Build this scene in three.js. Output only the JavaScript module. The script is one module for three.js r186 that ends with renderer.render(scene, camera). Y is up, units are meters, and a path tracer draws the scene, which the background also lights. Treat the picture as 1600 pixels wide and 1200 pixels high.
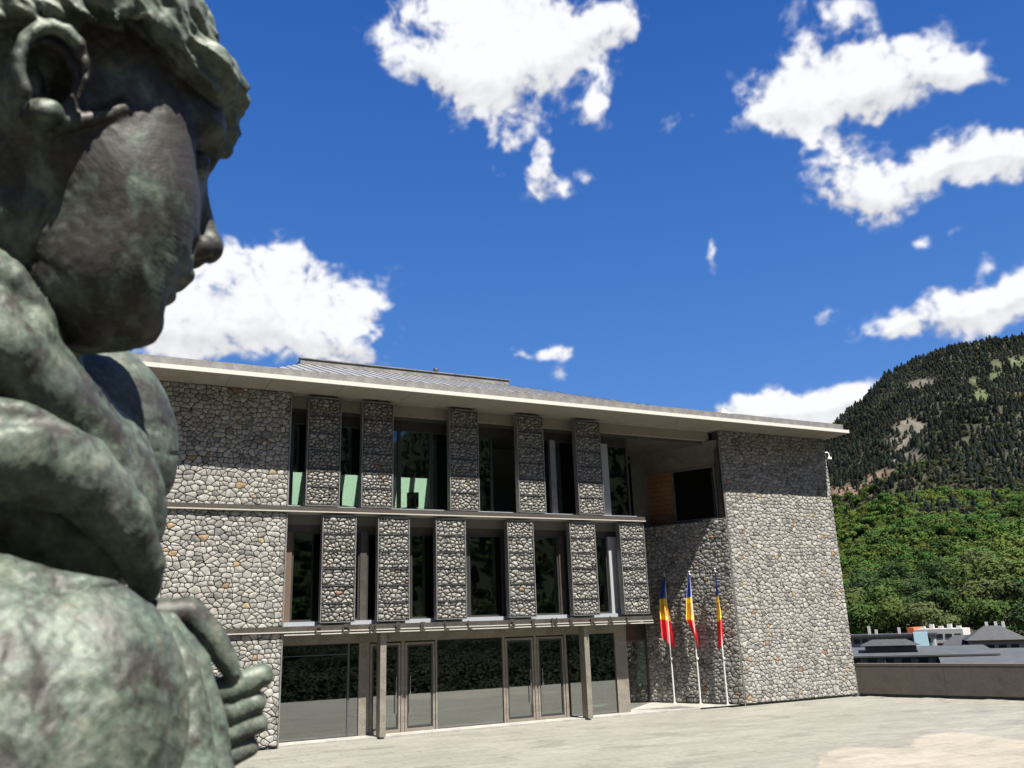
import * as THREE from 'three';
import { mergeGeometries } from 'three/addons/utils/BufferGeometryUtils.js';
import { FontLoader } from 'three/addons/loaders/FontLoader.js';
import { TextGeometry } from 'three/addons/geometries/TextGeometry.js';

// World: x runs along the facade to the right, y is up, z points from the facade to the plaza; metres.
// The origin is the foot of the left stone wall's right-hand corner.

// ---------- camera ----------
const scene = new THREE.Scene();
const camera = new THREE.PerspectiveCamera(48.72, 4 / 3, 0.05, 9000);
camera.position.set(-5.486, 3.105, 26.294);
camera.rotation.order = 'YXZ';
camera.rotation.set(0.279, -0.4693, -0.0341);
camera.focus = 30;
camera.userData.fStop = 9;
camera.updateMatrixWorld(true);

// ---------- exposure ----------
const renderer = new THREE.WebGLRenderer({ antialias: true });
renderer.toneMapping = THREE.LinearToneMapping;
renderer.toneMappingExposure = 2.75;
renderer.shadowMap.enabled = true;
renderer.setSize(1024, 768);

// ---------- sun ----------
const SUN = new THREE.Vector3(0.101, 0.874, 0.476).normalize();
const sun = new THREE.DirectionalLight(new THREE.Color(1.0, 0.955, 0.88), 5);
sun.position.copy(SUN).multiplyScalar(120).add(new THREE.Vector3(5, 0, 10));
sun.target.position.set(5, 0, 10);
sun.castShadow = true;
sun.shadow.mapSize.set(4096, 4096);
Object.assign(sun.shadow.camera, { left: -45, right: 45, top: 45, bottom: -45, near: 1, far: 300 });
scene.add(sun, sun.target);

// ---------- noise and random numbers ----------
function rng(seed) { let a = seed >>> 0; return () => { a = (a + 0x6D2B79F5) | 0; let t = Math.imul(a ^ (a >>> 15), 1 | a); t = (t + Math.imul(t ^ (t >>> 7), 61 | t)) ^ t; return ((t ^ (t >>> 14)) >>> 0) / 4294967296; }; }
const PERM = new Uint8Array(512); { const r = rng(77), p = [...Array(256).keys()]; for (let i = 255; i > 0; i--) { const j = Math.floor(r() * (i + 1)); [p[i], p[j]] = [p[j], p[i]]; } for (let i = 0; i < 512; i++) PERM[i] = p[i & 255]; }
const GX = new Float32Array(256), GY = new Float32Array(256), GZ = new Float32Array(256); { const r = rng(5); for (let i = 0; i < 256; i++) { const z = r() * 2 - 1, a = r() * 6.2832, s = Math.sqrt(1 - z * z); GX[i] = s * Math.cos(a); GY[i] = s * Math.sin(a); GZ[i] = z; } }
function noise3(x, y, z) {   // gradient noise, about -0.8 .. 0.8
  const xi = Math.floor(x), yi = Math.floor(y), zi = Math.floor(z), fx = x - xi, fy = y - yi, fz = z - zi;
  const u = fx * fx * fx * (fx * (fx * 6 - 15) + 10), v = fy * fy * fy * (fy * (fy * 6 - 15) + 10), w = fz * fz * fz * (fz * (fz * 6 - 15) + 10);
  const X = xi & 255, Y = yi & 255, Z = zi & 255, P = PERM;
  const A = P[X] + Y, B = P[X + 1] + Y, aa = P[A] + Z, ab = P[A + 1] + Z, ba = P[B] + Z, bb = P[B + 1] + Z;
  const g = (h, a, b, c) => GX[h] * a + GY[h] * b + GZ[h] * c;
  const l = (a, b, t) => a + (b - a) * t;
  return 1.35 * l(l(l(g(P[aa], fx, fy, fz), g(P[ba], fx - 1, fy, fz), u), l(g(P[ab], fx, fy - 1, fz), g(P[bb], fx - 1, fy - 1, fz), u), v),
    l(l(g(P[aa + 1], fx, fy, fz - 1), g(P[ba + 1], fx - 1, fy, fz - 1), u), l(g(P[ab + 1], fx, fy - 1, fz - 1), g(P[bb + 1], fx - 1, fy - 1, fz - 1), u), v), w);
}
function fbm(x, y, z, n) { let s = 0, a = 0.5; for (let i = 0; i < n; i++) { s += a * noise3(x, y, z); x = x * 2.03 + 11.3; y = y * 2.03 + 5.1; z = z * 2.03 - 7.7; a *= 0.5; } return s; }
const clamp = (x, a = 0, b = 1) => Math.min(b, Math.max(a, x)), lerp = (a, b, t) => a + (b - a) * t;
const smooth = (a, b, x) => { const t = clamp((x - a) / (b - a)); return t * t * (3 - 2 * t); };

// ---------- sky: clear mountain air with fair-weather clouds, computed as one panorama ----------
const D2R = Math.PI / 180;
{
  // clouds: [azimuth from -z towards +x, height, half width, half height, weight] in degrees
  const puffs = [
    [27.8, 38.3, 5.6, 2.7, 1.3], [22.7, 36.1, 3.0, 1.2, 1], [32.9, 38.2, 3.2, 1.8, 1], [27.2, 36.3, 3.6, 1.5, 1.1], [24.8, 34.6, 2.6, 1.3, .7], [29.1, 33.9, 2.7, 1.4, .52], [34.0, 33.9, 1.1, 1.9, .85], [26.8, 32.4, 1.2, 1.1, .95], [30.3, 31.4, .9, 1.3, .95], [29.8, 29.9, 1.2, 1.7, 1.05], [29.2, 28.2, 1.0, .9, .9], [31.9, 28.6, .7, .7, .8], [33.9, 29.5, .9, .9, .7], [19.7, 39.4, 1.7, 1.0, .55], [18.3, 37.4, .7, .9, .7], [26.2, 30.2, .8, .7, .45], [35.8, 38.6, 1.5, 1.2, .7], [26.5, 40.4, 4.0, 1.6, 1.2],
    [50.8, 33.2, 4.4, 2.0, 1.2], [47.9, 32.0, 3.1, 1.5, 1.1], [55.0, 31.6, 4.0, 1.7, 1.2], [51.9, 30.2, 3.6, 1.7, 1.1], [50.2, 27.2, 1.9, 2.2, 1], [52.0, 25.5, 1.8, 1.4, 1], [55.4, 26.1, 2.8, 1.3, .9], [59.5, 26.0, 2.9, 1.4, 1.2], [62.0, 25.6, 2.6, 1.4, 1.1], [58.8, 30.4, 1.2, 1.0, .9], [52.0, 36.2, 2.0, 1.0, .7], [57.4, 22.9, .7, .7, .8], [54.8, 22.5, .8, .6, .7], [61.0, 29.8, 1.0, .45, .6],
    [9.9, 21.9, 5.8, 2.8, 1.3], [7.1, 19.8, 6.2, 2.6, 1.3], [12.8, 20.0, 3.6, 2.6, 1.2], [3.1, 19.5, 5.2, 2.6, 1.2], [10.3, 24.0, 3.2, 1.0, 1], [16.3, 22.0, 1.7, .65, .9], [14.0, 18.0, 2.6, .8, 1], [-2, 20.5, 4.5, 3, 1.1],
    [55.6, 17.3, 3.0, 1.1, 1.1], [58.6, 17.7, 2.3, 1.2, 1.2], [52.6, 17.0, 1.9, .7, .9], [55.6, 18.8, 1.3, .8, .9], [62, 18.3, 2.4, 1.3, 1.1], [49.2, 18.2, .9, .5, .6], [57.6, 19.2, .9, .6, .6],
    [46.1, 12.8, 3.8, 1.6, 1.3], [48.4, 13.7, 1.9, .9, 1.1], [43.4, 12.9, 2.2, .8, 1.1],
    [29.2, 18.1, 2.3, .45, .85], [30.1, 16.8, .5, .7, .6], [31.1, 18.3, 1.2, .5, .85],
    [41.3, 23.4, .4, .9, .7], [58.4, 20.1, .7, .5, .6], [39.6, 32.0, 1.0, .5, .42],
  ];
  const r = rng(31);
  for (let k = 0; k < 46; k++) {            // the same kind of clouds all round the rest of the sky
    const az = 72 + r() * 274, el = 9 + 55 * Math.pow(r(), 1.5), n = 4 + Math.floor(r() * 5), s = 0.7 + r() * 0.9;
    for (let i = 0; i < n; i++) puffs.push([az + (r() - .5) * 11 * s, el + (r() - .5) * 3.4 * s, (1.4 + r() * 3.6) * s, (.8 + r() * 1.5) * s, .75 + r() * .5]);
  }
  for (const p of puffs) if (p[2] < 1.3 && p[3] < 1) p[4] *= .8;      // the smallest are thin shreds
  const W = 4096, H = 2048, data = new Float32Array(W * H * 4);
  const bins = Array.from({ length: 180 }, () => Array.from({ length: 90 }, () => []));   // puffs by 2 x 2 degree cell
  for (const p of puffs) {
    const c = Math.cos(p[1] * D2R), wa = p[2] * 1.75 / Math.max(c, .2);
    for (let a = Math.floor((p[0] - wa) / 2); a <= (p[0] + wa) / 2; a++) for (let e = Math.max(0, Math.floor((p[1] - p[3] * 1.75) / 2)); e <= Math.min(44, (p[1] + p[3] * 1.75) / 2); e++) bins[((a % 180) + 180) % 180][e].push([...p, c]);
  }
  const body = (list, az, el) => { let s = 0; for (const p of list) { let da = az - p[0]; if (da > 180) da -= 360; if (da < -180) da += 360; const x = da * p[5] / p[2], y = (el - p[1]) / p[3], q = x * x + y * y; if (q < 3) { const f = p[4] * Math.max(0, 1 - q / 3) * Math.max(0, 1 - q / 3) * 1.5; s = s + f - s * f * .45; } } return s; };
  for (let j = 0; j < H; j++) {
    const el = ((j + 0.5) / H - 0.5) * 180;
    const t = Math.max(0, el);
    // clear air: deep blue overhead, paler and a touch greener towards the horizon
    const k = Math.pow(1 - clamp(t / 62), 1.7), q = Math.exp(-t / 9);
    const sr = lerp(.0050, .033, k) + .07 * q, sg = lerp(.029, .115, k) + .07 * q, sb = lerp(.136, .305, k) + .03 * q;
    const ce = Math.cos(el * D2R), se = Math.sin(el * D2R);
    for (let i = 0; i < W; i++) {
      let R = sr, G = sg, B = sb;
      if (el > 3) {
        const phi = ((i + 0.5) / W - 0.5) * 2 * Math.PI, dx = Math.cos(phi) * ce, dz = Math.sin(phi) * ce;
        const az = Math.atan2(dx, -dz) / D2R, azp = (az + 360) % 360;
        const list = bins[Math.floor(azp / 2) % 180][Math.floor(el / 2)];
        if (list.length) {
          // wind-drawn wisps: places are warped, and the noise is finer towards the rims
          const ux = fbm(dx * 9 + 3, se * 9, dz * 9, 4), uy = fbm(dx * 9, se * 9 + 9, dz * 9, 4);
          const m = body(list, az + ux * 2.6, el + uy * 2.2);
          if (m > .02) {
            const n1 = fbm(dx * 20 + ux * 1.2, se * 24 + uy * 1.2, dz * 20, 6), n2 = fbm(dx * 70 + uy * 3, se * 80 + ux * 3, dz * 70, 5);
            const d = m * 1.05 + n1 * 1.9 + n2 * 1.15 - .47;
            const a = Math.pow(smooth(0, 1.15, d), 1.15) * (.40 + .58 * smooth(.25, .9, m));
            if (a > 0) {
              const up = body(list, az + ux * 2.6, el + uy * 2.2 + 1.2), dn = body(list, az + ux * 2.6, el + uy * 2.2 - 1.0);
              const lit = clamp(.322 + .11 * n1 + .07 * n2 - .08 * smooth(.0, .9, up - dn) + .055 * smooth(.3, 1.2, d), .20, .372);
              R = lerp(R, lit * .985, a); G = lerp(G, lit * .99, a); B = lerp(B, lit * 1.02, a);
            }
          }
        }
      }
      const o = (j * W + i) * 4; data[o] = R; data[o + 1] = G; data[o + 2] = B; data[o + 3] = 1;
    }
  }
  const sky = new THREE.DataTexture(data, W, H, THREE.RGBAFormat, THREE.FloatType);
  sky.mapping = THREE.EquirectangularReflectionMapping; sky.magFilter = sky.minFilter = THREE.LinearFilter; sky.needsUpdate = true;
  scene.background = sky; scene.environment = sky;
}

// ---------- helpers ----------
const used = new Map();
function numbered(name) { const n = used.get(name) || 0; used.set(name, n + 1); return n ? `${name}_${String(n).padStart(3, '0')}` : name; }
function thing(name, label, category, at = [0, 0, 0], turn = 0, group) {
  const o = new THREE.Group(); o.name = numbered(name); o.position.set(...at); o.rotation.y = turn;
  o.userData = { label, category }; if (group) o.userData.group = group; scene.add(o); return o;
}
function part(name, geo, mat, parent, label) {
  const g = Array.isArray(geo) ? (geo.length > 1 ? mergeGeometries(geo.map(plain)) : geo[0]) : geo;
  const m = new THREE.Mesh(g, mat); m.name = name; if (label) m.userData.label = label; parent.add(m); return m;
}
function structure(name, geo, mat) { const m = part(numbered(name), geo, mat, scene); m.userData.kind = 'structure'; return m; }
function plain(g) { const h = g.index ? g.toNonIndexed() : g; for (const k of Object.keys(h.attributes)) if (!['position', 'normal', 'uv', 'color'].includes(k)) h.deleteAttribute(k); return h; }
// a box between two corners, uv in metres
function box(x0, x1, y0, y1, z0, z1) {
  const w = x1 - x0, h = y1 - y0, d = z1 - z0, g = new THREE.BoxGeometry(Math.abs(w), Math.abs(h), Math.abs(d));
  const uv = g.attributes.uv, s = [[d, h], [d, h], [w, d], [w, d], [w, h], [w, h]];
  for (let f = 0; f < 6; f++) for (let i = 0; i < 4; i++) uv.setXY(f * 4 + i, uv.getX(f * 4 + i) * Math.abs(s[f][0]) + x0 * .37 + z0 * .53, uv.getY(f * 4 + i) * Math.abs(s[f][1]) + y0 * .71);
  g.translate((x0 + x1) / 2, (y0 + y1) / 2, (z0 + z1) / 2); return g;
}
// a box with small chamfers on its long edges, for frames and posts that catch light
function bar(x0, x1, y0, y1, z0, z1, c = .006) {
  const w = (x1 - x0) / 2, h = (y1 - y0) / 2, d = (z1 - z0) / 2, b = Math.min(c, w * .45, h * .45, d * .45);
  const s = new THREE.Shape([[-w + b, -h], [w - b, -h], [w, -h + b], [w, h - b], [w - b, h], [-w + b, h], [-w, h - b], [-w, -h + b]].map(p => new THREE.Vector2(...p)));
  const g = new THREE.ExtrudeGeometry(s, { depth: 2 * d - 2 * b, bevelEnabled: true, bevelThickness: b, bevelSize: 0, bevelSegments: 1, steps: 1 });
  g.translate((x0 + x1) / 2, (y0 + y1) / 2, (z0 + z1) / 2 - d + b); return plain(g);
}
function poly(points, faces) {   // flat-shaded polygons from points; uv in metres by the dominant axes
  const p = [], uv = [];
  for (const f of faces) for (let i = 1; i < f.length - 1; i++) {
    const t = [f[0], f[i], f[i + 1]].map(k => new THREE.Vector3(...points[k]));
    const n = t[1].clone().sub(t[0]).cross(t[2].clone().sub(t[0])), ax = Math.abs(n.x), ay = Math.abs(n.y), az = Math.abs(n.z);
    for (const q of t) { p.push(q.x, q.y, q.z); if (ay > ax && ay > az) uv.push(q.x, q.z); else if (ax > az) uv.push(q.z, q.y); else uv.push(q.x, q.y); }
  }
  const g = new THREE.BufferGeometry(); g.setAttribute('position', new THREE.Float32BufferAttribute(p, 3)); g.setAttribute('uv', new THREE.Float32BufferAttribute(uv, 2)); g.computeVertexNormals(); return g;
}
const lin = (r, g, b) => new THREE.Color().setRGB(r, g, b);
// tileable-looking maps: a grey value around 1 for colour, and a height for bump
function texture(w, h, fn, srgb, rx = 1, ry = 1) {
  const d = new Uint8Array(w * h * 4);
  for (let j = 0; j < h; j++) for (let i = 0; i < w; i++) { const c = fn(i / w, j / h, i, j), o = (j * w + i) * 4; for (let k = 0; k < 3; k++) d[o + k] = clamp(Array.isArray(c) ? c[k] : c) * 255; d[o + 3] = 255; }
  const t = new THREE.DataTexture(d, w, h); t.wrapS = t.wrapT = THREE.RepeatWrapping; t.magFilter = THREE.LinearFilter; t.minFilter = THREE.LinearFilter; t.repeat.set(rx, ry); if (srgb) t.colorSpace = THREE.SRGBColorSpace; t.needsUpdate = true; return t;
}
// noise that repeats over the unit square
function ring(u, v, f, n, s = 0) { const a = u * 6.28318, b = v * 6.28318, k = f / 6.28318; return fbm(Math.cos(a) * k + s, Math.sin(a) * k + Math.cos(b) * k * .9, Math.sin(b) * k * .9 + s * .7, n); }
const grainMap = texture(512, 512, (u, v) => { const c = .86 + .22 * ring(u, v, 5, 4) + .22 * ring(u, v, 40, 3, 9); return [c, c * .995, c * .985]; }, true, .5, .5);
const grainBump = texture(512, 512, (u, v) => .5 + .35 * ring(u, v, 24, 4, 3) + .25 * ring(u, v, 90, 2, 5), false, .5, .5);
const stoneMap = texture(512, 512, (u, v) => { const a = ring(u, v, 9, 5), b = ring(u, v, 46, 3, 4), c = .80 + .34 * a + .34 * b; return [c * 1.01, c, c * .98]; }, true, .8, .8);
const stoneBump = texture(512, 512, (u, v) => .5 + .5 * ring(u, v, 18, 5, 2), false, .8, .8);

const M = {};
const std = (c, rough = .8, more = {}) => new THREE.MeshStandardMaterial({ color: c, roughness: rough, ...more });
M.mortar = std(lin(.075, .073, .067), .95, { map: grainMap });
M.concrete = std(lin(.29, .278, .25), .88, { map: texture(512, 512, (u, v) => { const c = .90 + .07 * ring(u, v, 4, 4) + .08 * ring(u, v, 44, 3, 8) - .06 * smooth(.14, .34, ring(u, v, 11, 4, 15)); return [c, c * .985, c * .955]; }, true, .33, .33), bumpMap: grainBump, bumpScale: .004 });
M.fascia = std(lin(.43, .415, .37), .8, { bumpMap: grainBump, bumpScale: .002 });
M.sillStone = std(lin(.315, .305, .28), .8, { map: grainMap });
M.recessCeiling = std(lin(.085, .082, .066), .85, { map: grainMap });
M.bay = std(lin(.125, .115, .099), .55, { metalness: .1, map: grainMap });
M.post = std(lin(.27, .274, .274), .6);
M.brown = std(lin(.085, .055, .035), .6);
M.roofMetal = std(lin(.25, .254, .258), .5, { metalness: .1, map: texture(256, 256, (u, v) => .86 + .18 * ring(u, v, 5, 4, 2) + .06 * ring(u, v, 60, 2, 3), true, .4, .4) });
M.gutter = std(lin(.215, .21, .20), .55, { metalness: .1, map: grainMap });
M.bronze = std(lin(.092, .083, .071), .42, { metalness: .35, map: grainMap });
M.bronzeDark = std(lin(.052, .047, .041), .5, { metalness: .3, map: grainMap });
M.champagne = std(lin(.245, .222, .187), .5, { metalness: .25, map: grainMap });
M.lip = std(lin(.41, .39, .345), .45, { metalness: .2 });
M.steel = std(lin(.29, .29, .283), .42, { metalness: .55, map: grainMap });
M.steelDark = std(lin(.07, .073, .078), .5, { metalness: .3 });
M.frame = std(lin(.035, .034, .034), .45, { metalness: .3 });
M.sill = std(lin(.38, .40, .425), .35, { metalness: .35 });
M.wood = std(lin(.33, .185, .095), .62, { map: texture(512, 256, (u, v) => { const c = .80 + .30 * ring(u * 1, v, 3, 3, 1) + .22 * fbm(u * 6, v * 90, 3, 3); return [c, c * .95, c * .9]; }, true, .6, .6) });
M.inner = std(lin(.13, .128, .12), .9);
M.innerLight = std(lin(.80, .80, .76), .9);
M.innerFloor = std(lin(.10, .09, .08), .5);
M.ceiling = std(lin(.15, .145, .125), .9);
M.glass = new THREE.MeshPhysicalMaterial({ color: lin(.52, .66, .57), roughness: .015, transmission: 1, thickness: 0, ior: 1.9 });
M.glassLow = new THREE.MeshPhysicalMaterial({ color: lin(.40, .50, .45), roughness: .015, transmission: 1, thickness: 0, ior: 2.75 });
M.glassDark = new THREE.MeshPhysicalMaterial({ color: lin(.30, .38, .35), roughness: .015, transmission: 1, thickness: 0, ior: 2.6 });
M.white = std(lin(.78, .77, .74), .5);
M.black = std(lin(.02, .02, .02), .5);
const STONES = [[0.34, 0.335, 0.319], [0.381, 0.373, 0.352], [0.299, 0.296, 0.286], [0.407, 0.399, 0.378], [0.349, 0.344, 0.331], [0.197, 0.197, 0.191], [0.378, 0.368, 0.335], [0.313, 0.305, 0.286], [0.426, 0.42, 0.402], [0.309, 0.309, 0.301]];
const OCHRE = [[0.336, 0.24, 0.136], [0.304, 0.192, 0.12], [0.36, 0.296, 0.184]];
M.stones = STONES.map(c => std(lin(...c), .92, { map: stoneMap, bumpMap: stoneBump, bumpScale: .006 }));
M.ochre = OCHRE.map(c => std(lin(...c), .92, { map: stoneMap, bumpMap: stoneBump, bumpScale: .006 }));

// stones laid into the rectangle [0,w] x [0,h]: cells of a jittered grid, each cut by its neighbours' bisectors
function rubble(w, h, sx, sy, seed, skip) {
  const r = rng(seed), nx = Math.round(w / sx), ny = Math.round(h / sy), dx = w / nx, dy = h / ny, cells = new Map(), none = [], at = (i, j) => cells.get(i * 4096 + j) || none;
  for (let j = -1; j <= ny; j++) for (let i = -1; i <= nx; i++) {     // one stone to a cell, in places two small ones or none
    const k = r(), n = k < .26 ? 2 : k > .90 ? 0 : 1, l = [];
    for (let q = 0; q < n; q++) l.push([(i + .5 + (n > 1 ? (q - .5) * .5 + (r() - .5) * .35 : (r() - .5) * .8) + (j & 1 ? .25 : -.25)) * dx, (j + .5 + (n > 1 ? (q - .5) * (r() < .5 ? .6 : -.6) * r() : (r() - .5) * .8)) * dy, r(), r() * (n > 1 ? .5 : 1)]);
    cells.set(i * 4096 + j, l);
  }
  const out = [];
  for (let j = -1; j <= ny; j++) for (let i = -1; i <= nx; i++) for (const c of at(i, j)) {
    let P = [[Math.max(0, c[0] - 3 * dx), Math.max(0, c[1] - 3 * dy)], [Math.min(w, c[0] + 3 * dx), Math.max(0, c[1] - 3 * dy)], [Math.min(w, c[0] + 3 * dx), Math.min(h, c[1] + 3 * dy)], [Math.max(0, c[0] - 3 * dx), Math.min(h, c[1] + 3 * dy)]];
    if (P[1][0] <= P[0][0] || P[2][1] <= P[1][1]) continue;
    for (let b = -2; b <= 2; b++) for (let a = -2; a <= 2; a++) for (const q of at(i + a, j + b)) {
      if (q === c || P.length < 3) continue;
      const nxv = (q[0] - c[0]) / (dx * dx), nyv = (q[1] - c[1]) / (dy * dy), ww = .5 + (c[3] - q[3]) * .18, mx = lerp(c[0], q[0], ww), my = lerp(c[1], q[1], ww), N = [];
      for (let k = 0; k < P.length; k++) {
        const A = P[k], B = P[(k + 1) % P.length], da = (A[0] - mx) * nxv + (A[1] - my) * nyv, db = (B[0] - mx) * nxv + (B[1] - my) * nyv;
        if (da <= 0) N.push(A);
        if ((da < 0 && db > 0) || (da > 0 && db < 0)) { const t = da / (da - db); N.push([A[0] + (B[0] - A[0]) * t, A[1] + (B[1] - A[1]) * t]); }
      }
      P = N;
    }
    if (P.length < 3) continue;
    let cx = 0, cy = 0; for (const p of P) { cx += p[0]; cy += p[1]; } cx /= P.length; cy /= P.length;
    let area = 0; for (let k = 0; k < P.length; k++) { const A = P[k], B = P[(k + 1) % P.length]; area += A[0] * B[1] - A[1] * B[0]; } area /= 2;
    if (area < sx * sy * .07 || (skip && skip(cx, cy))) continue;
    out.push({ P, cx, cy, area, t: c[2], u: r(), v: r() });
  }
  return out;
}
// one stone: outline drawn in by half a joint, corners cut, face domed and tilted
function stoneGeometry(s, gap, depth, dome, back = 0) {
  const r = rng(Math.floor(s.t * 1e9) ^ Math.floor(s.cx * 977) ^ Math.floor(s.cy * 3331)), n0 = s.P.length, O = [];
  for (let k = 0; k < n0; k++) {
    const A = s.P[(k + n0 - 1) % n0], B = s.P[k], C = s.P[(k + 1) % n0], cut = .07 + r() * .09;
    for (const [p, q] of [[B, A], [B, C]]) O.push([p[0] + (q[0] - p[0]) * cut, p[1] + (q[1] - p[1]) * cut]);
  }
  const size = Math.sqrt(s.area), n = O.length, f = 1 - 2.1 * gap / size, p = [], uv = [], id = [];
  const tx = (r() - .5) * .20, ty = (r() - .5) * .20, lift = (r() - .3) * depth * .5;
  const rings = [[1 * f, back], [.99 * f, depth * .75 + lift], [.86 * f, depth + dome * .80 + lift]];
  rings.forEach(([k, z], ri) => { for (const q of O) { const x = (q[0] - s.cx) * k, y = (q[1] - s.cy) * k, w = ri ? x * tx + y * ty + (r() - .5) * dome * .45 * (ri > 1 ? 1 : .6) : 0, e = 1 + (r() - .5) * .05; p.push(x * e, y * e, z + w); uv.push(s.cx + x, s.cy + y); } });
  p.push(0, 0, depth + dome + lift); uv.push(s.cx, s.cy);
  for (let ri = 0; ri < 2; ri++) for (let k = 0; k < n; k++) { const a = ri * n + k, b = ri * n + (k + 1) % n, c = a + n, d = b + n; id.push(a, b, d, a, d, c); }
  for (let k = 0; k < n; k++) id.push(2 * n + k, 2 * n + (k + 1) % n, 3 * n);
  const g = new THREE.BufferGeometry(); g.setAttribute('position', new THREE.Float32BufferAttribute(p, 3)); g.setAttribute('uv', new THREE.Float32BufferAttribute(uv, 2)); g.setIndex(id); g.computeVertexNormals(); return g;
}

// ---------- the building ----------
const building = thing('parliament_building', 'modern stone-clad building with gabion-screened windows and a deep flat eave', 'building');
const wallStones = [], gabionStones = [];
function frameAt(name, at, turn, parent) { const g = new THREE.Group(); g.name = name; g.position.set(...at); g.rotation.y = turn; parent.add(g); return g; }
function stoneWall(at, turn, w, h, seed, thick, label, y0 = .075) {
  const wall = part('stone_wall', box(0, w, 0, h, -thick, -.03), M.mortar, building, label); wall.position.set(...at); wall.rotation.y = turn; wall.updateMatrixWorld(true);
  for (const s of rubble(w, h - y0, .215, .146, seed)) { s.cy += y0; s.P = s.P.map(p => [p[0], p[1] + y0]); s.parent = wall; s.gap = .0055; s.depth = .027; s.dome = .013; s.back = -.028; wallStones.push(s); }
  return wall;
}
const TH = Math.atan2(-.893, .45);
stoneWall([-10, 0, 0], 0, 9.97, 10.5, 11, .6, 'rubble stone wall beside the glazed bays');
stoneWall([17.13, 0, 0], 0, 5.80, 10.5, 12, .4, 'sunlit rubble stone face of the end block');
stoneWall([22.93, 0, 0], Math.PI / 2, 7, 10.5, 13, .4);
stoneWall([15.3, 0, -3.572], TH, 3.985, 6.93, 14, .4, 'rubble stone wall of the angled recess behind the flags');
// light metal angles down the wall ends
for (const [x0, x1, y0, y1] of [[-.025, .015, 0, 3.15], [-.025, .015, 3.34, 6.71], [-.025, .015, 6.89, 10.5]]) part('edge_trim', box(x0, x1, y0, y1, -.35, .035), M.steel, building);
part('edge_trim', box(17.085, 17.125, 0, 10.1, -.03, .02), M.steel, building);

// floor bands, their pale lips and the sign rail
part('floor_band', box(-10, 13.15, 6.745, 6.885, -.5, .115), M.bronze, building); part('band_lip', box(-10, 13.16, 6.712, 6.743, -.5, .14), M.lip, building);
part('floor_band', box(-10, 13.15, 3.19, 3.335, -.5, .115), M.bronze, building); part('band_lip', box(-10, 13.16, 3.157, 3.188, -.5, .14), M.lip, building);
part('floor_slab', box(-9.4, 13.0, 6.40, 6.84, -9, -.502), M.inner, building); part('floor_slab', box(-9.4, 13.0, 3.11, 3.30, -9, -.502), M.inner, building);
{
  const sign = part('sign_rail', box(.02, 13.16, 3.078, 3.11, .02, .15), M.lip, building);
  const font = await new FontLoader().loadAsync('fonts/droid/droid_sans_regular.typeface.json');
  const xs = { C: [1.02], O: [1.86], N: [2.7, 9.06], S: [3.5], E: [4.32, 8.27, 9.74], L: [5.14, 5.94, 12.06], G: [7.45], R: [10.6], A: [11.3] };
  for (const ch in xs) {
    const g = new TextGeometry(ch, { font, size: .27, depth: .035, curveSegments: 5, bevelEnabled: true, bevelThickness: .004, bevelSize: .003, bevelSegments: 1 }); g.computeBoundingBox(); const b = g.boundingBox; g.translate(-(b.min.x + b.max.x) / 2, 0, 0);
    for (const x of xs[ch]) { const m = part('letter', g, M.bronze, sign); m.position.set(x, 3.085, .165); }
  }
}

// ----- roof -----
const joints = [-12, -9.5, -6.5, -4.3, -2.04, -.87, 1.33, 3.6, 5.0, 7.3, 9.6, 12, 14.3, 16.6, 19.75, 22.95];
for (let k = 0; k + 1 < joints.length; k++) part('soffit_slab', box(joints[k] + .006, joints[k + 1] - .006, 10.505, 10.62, -.45, 1.36), M.concrete, building);
part('fascia', box(-12, 22.95, 10.495, 10.625, 1.362, 1.41), M.fascia, building);
part('gutter', box(-12, 22.78, 10.646, 10.87, 1.08, 1.31), M.gutter, building);
part('gutter', box(22.60, 22.78, 10.646, 10.87, -14, 1.078), M.gutter, building);
part('fascia', box(22.952, 22.99, 10.495, 10.64, -14, 1.41), M.fascia, building);
for (const a of [[-12, 1.2, -14, 1.10], [9.6, 22.6, -14, 1.10], [1.2, 9.6, -3.9, 1.10], [1.2, 9.6, -14, -8.3]]) part('roof_deck', box(a[0], a[1], 10.63, 10.72, a[2], a[3]), M.gutter, building);
part('soffit_slab', box(17.2, 22.94, 10.505, 10.62, -14, -.455), M.concrete, building);
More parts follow.
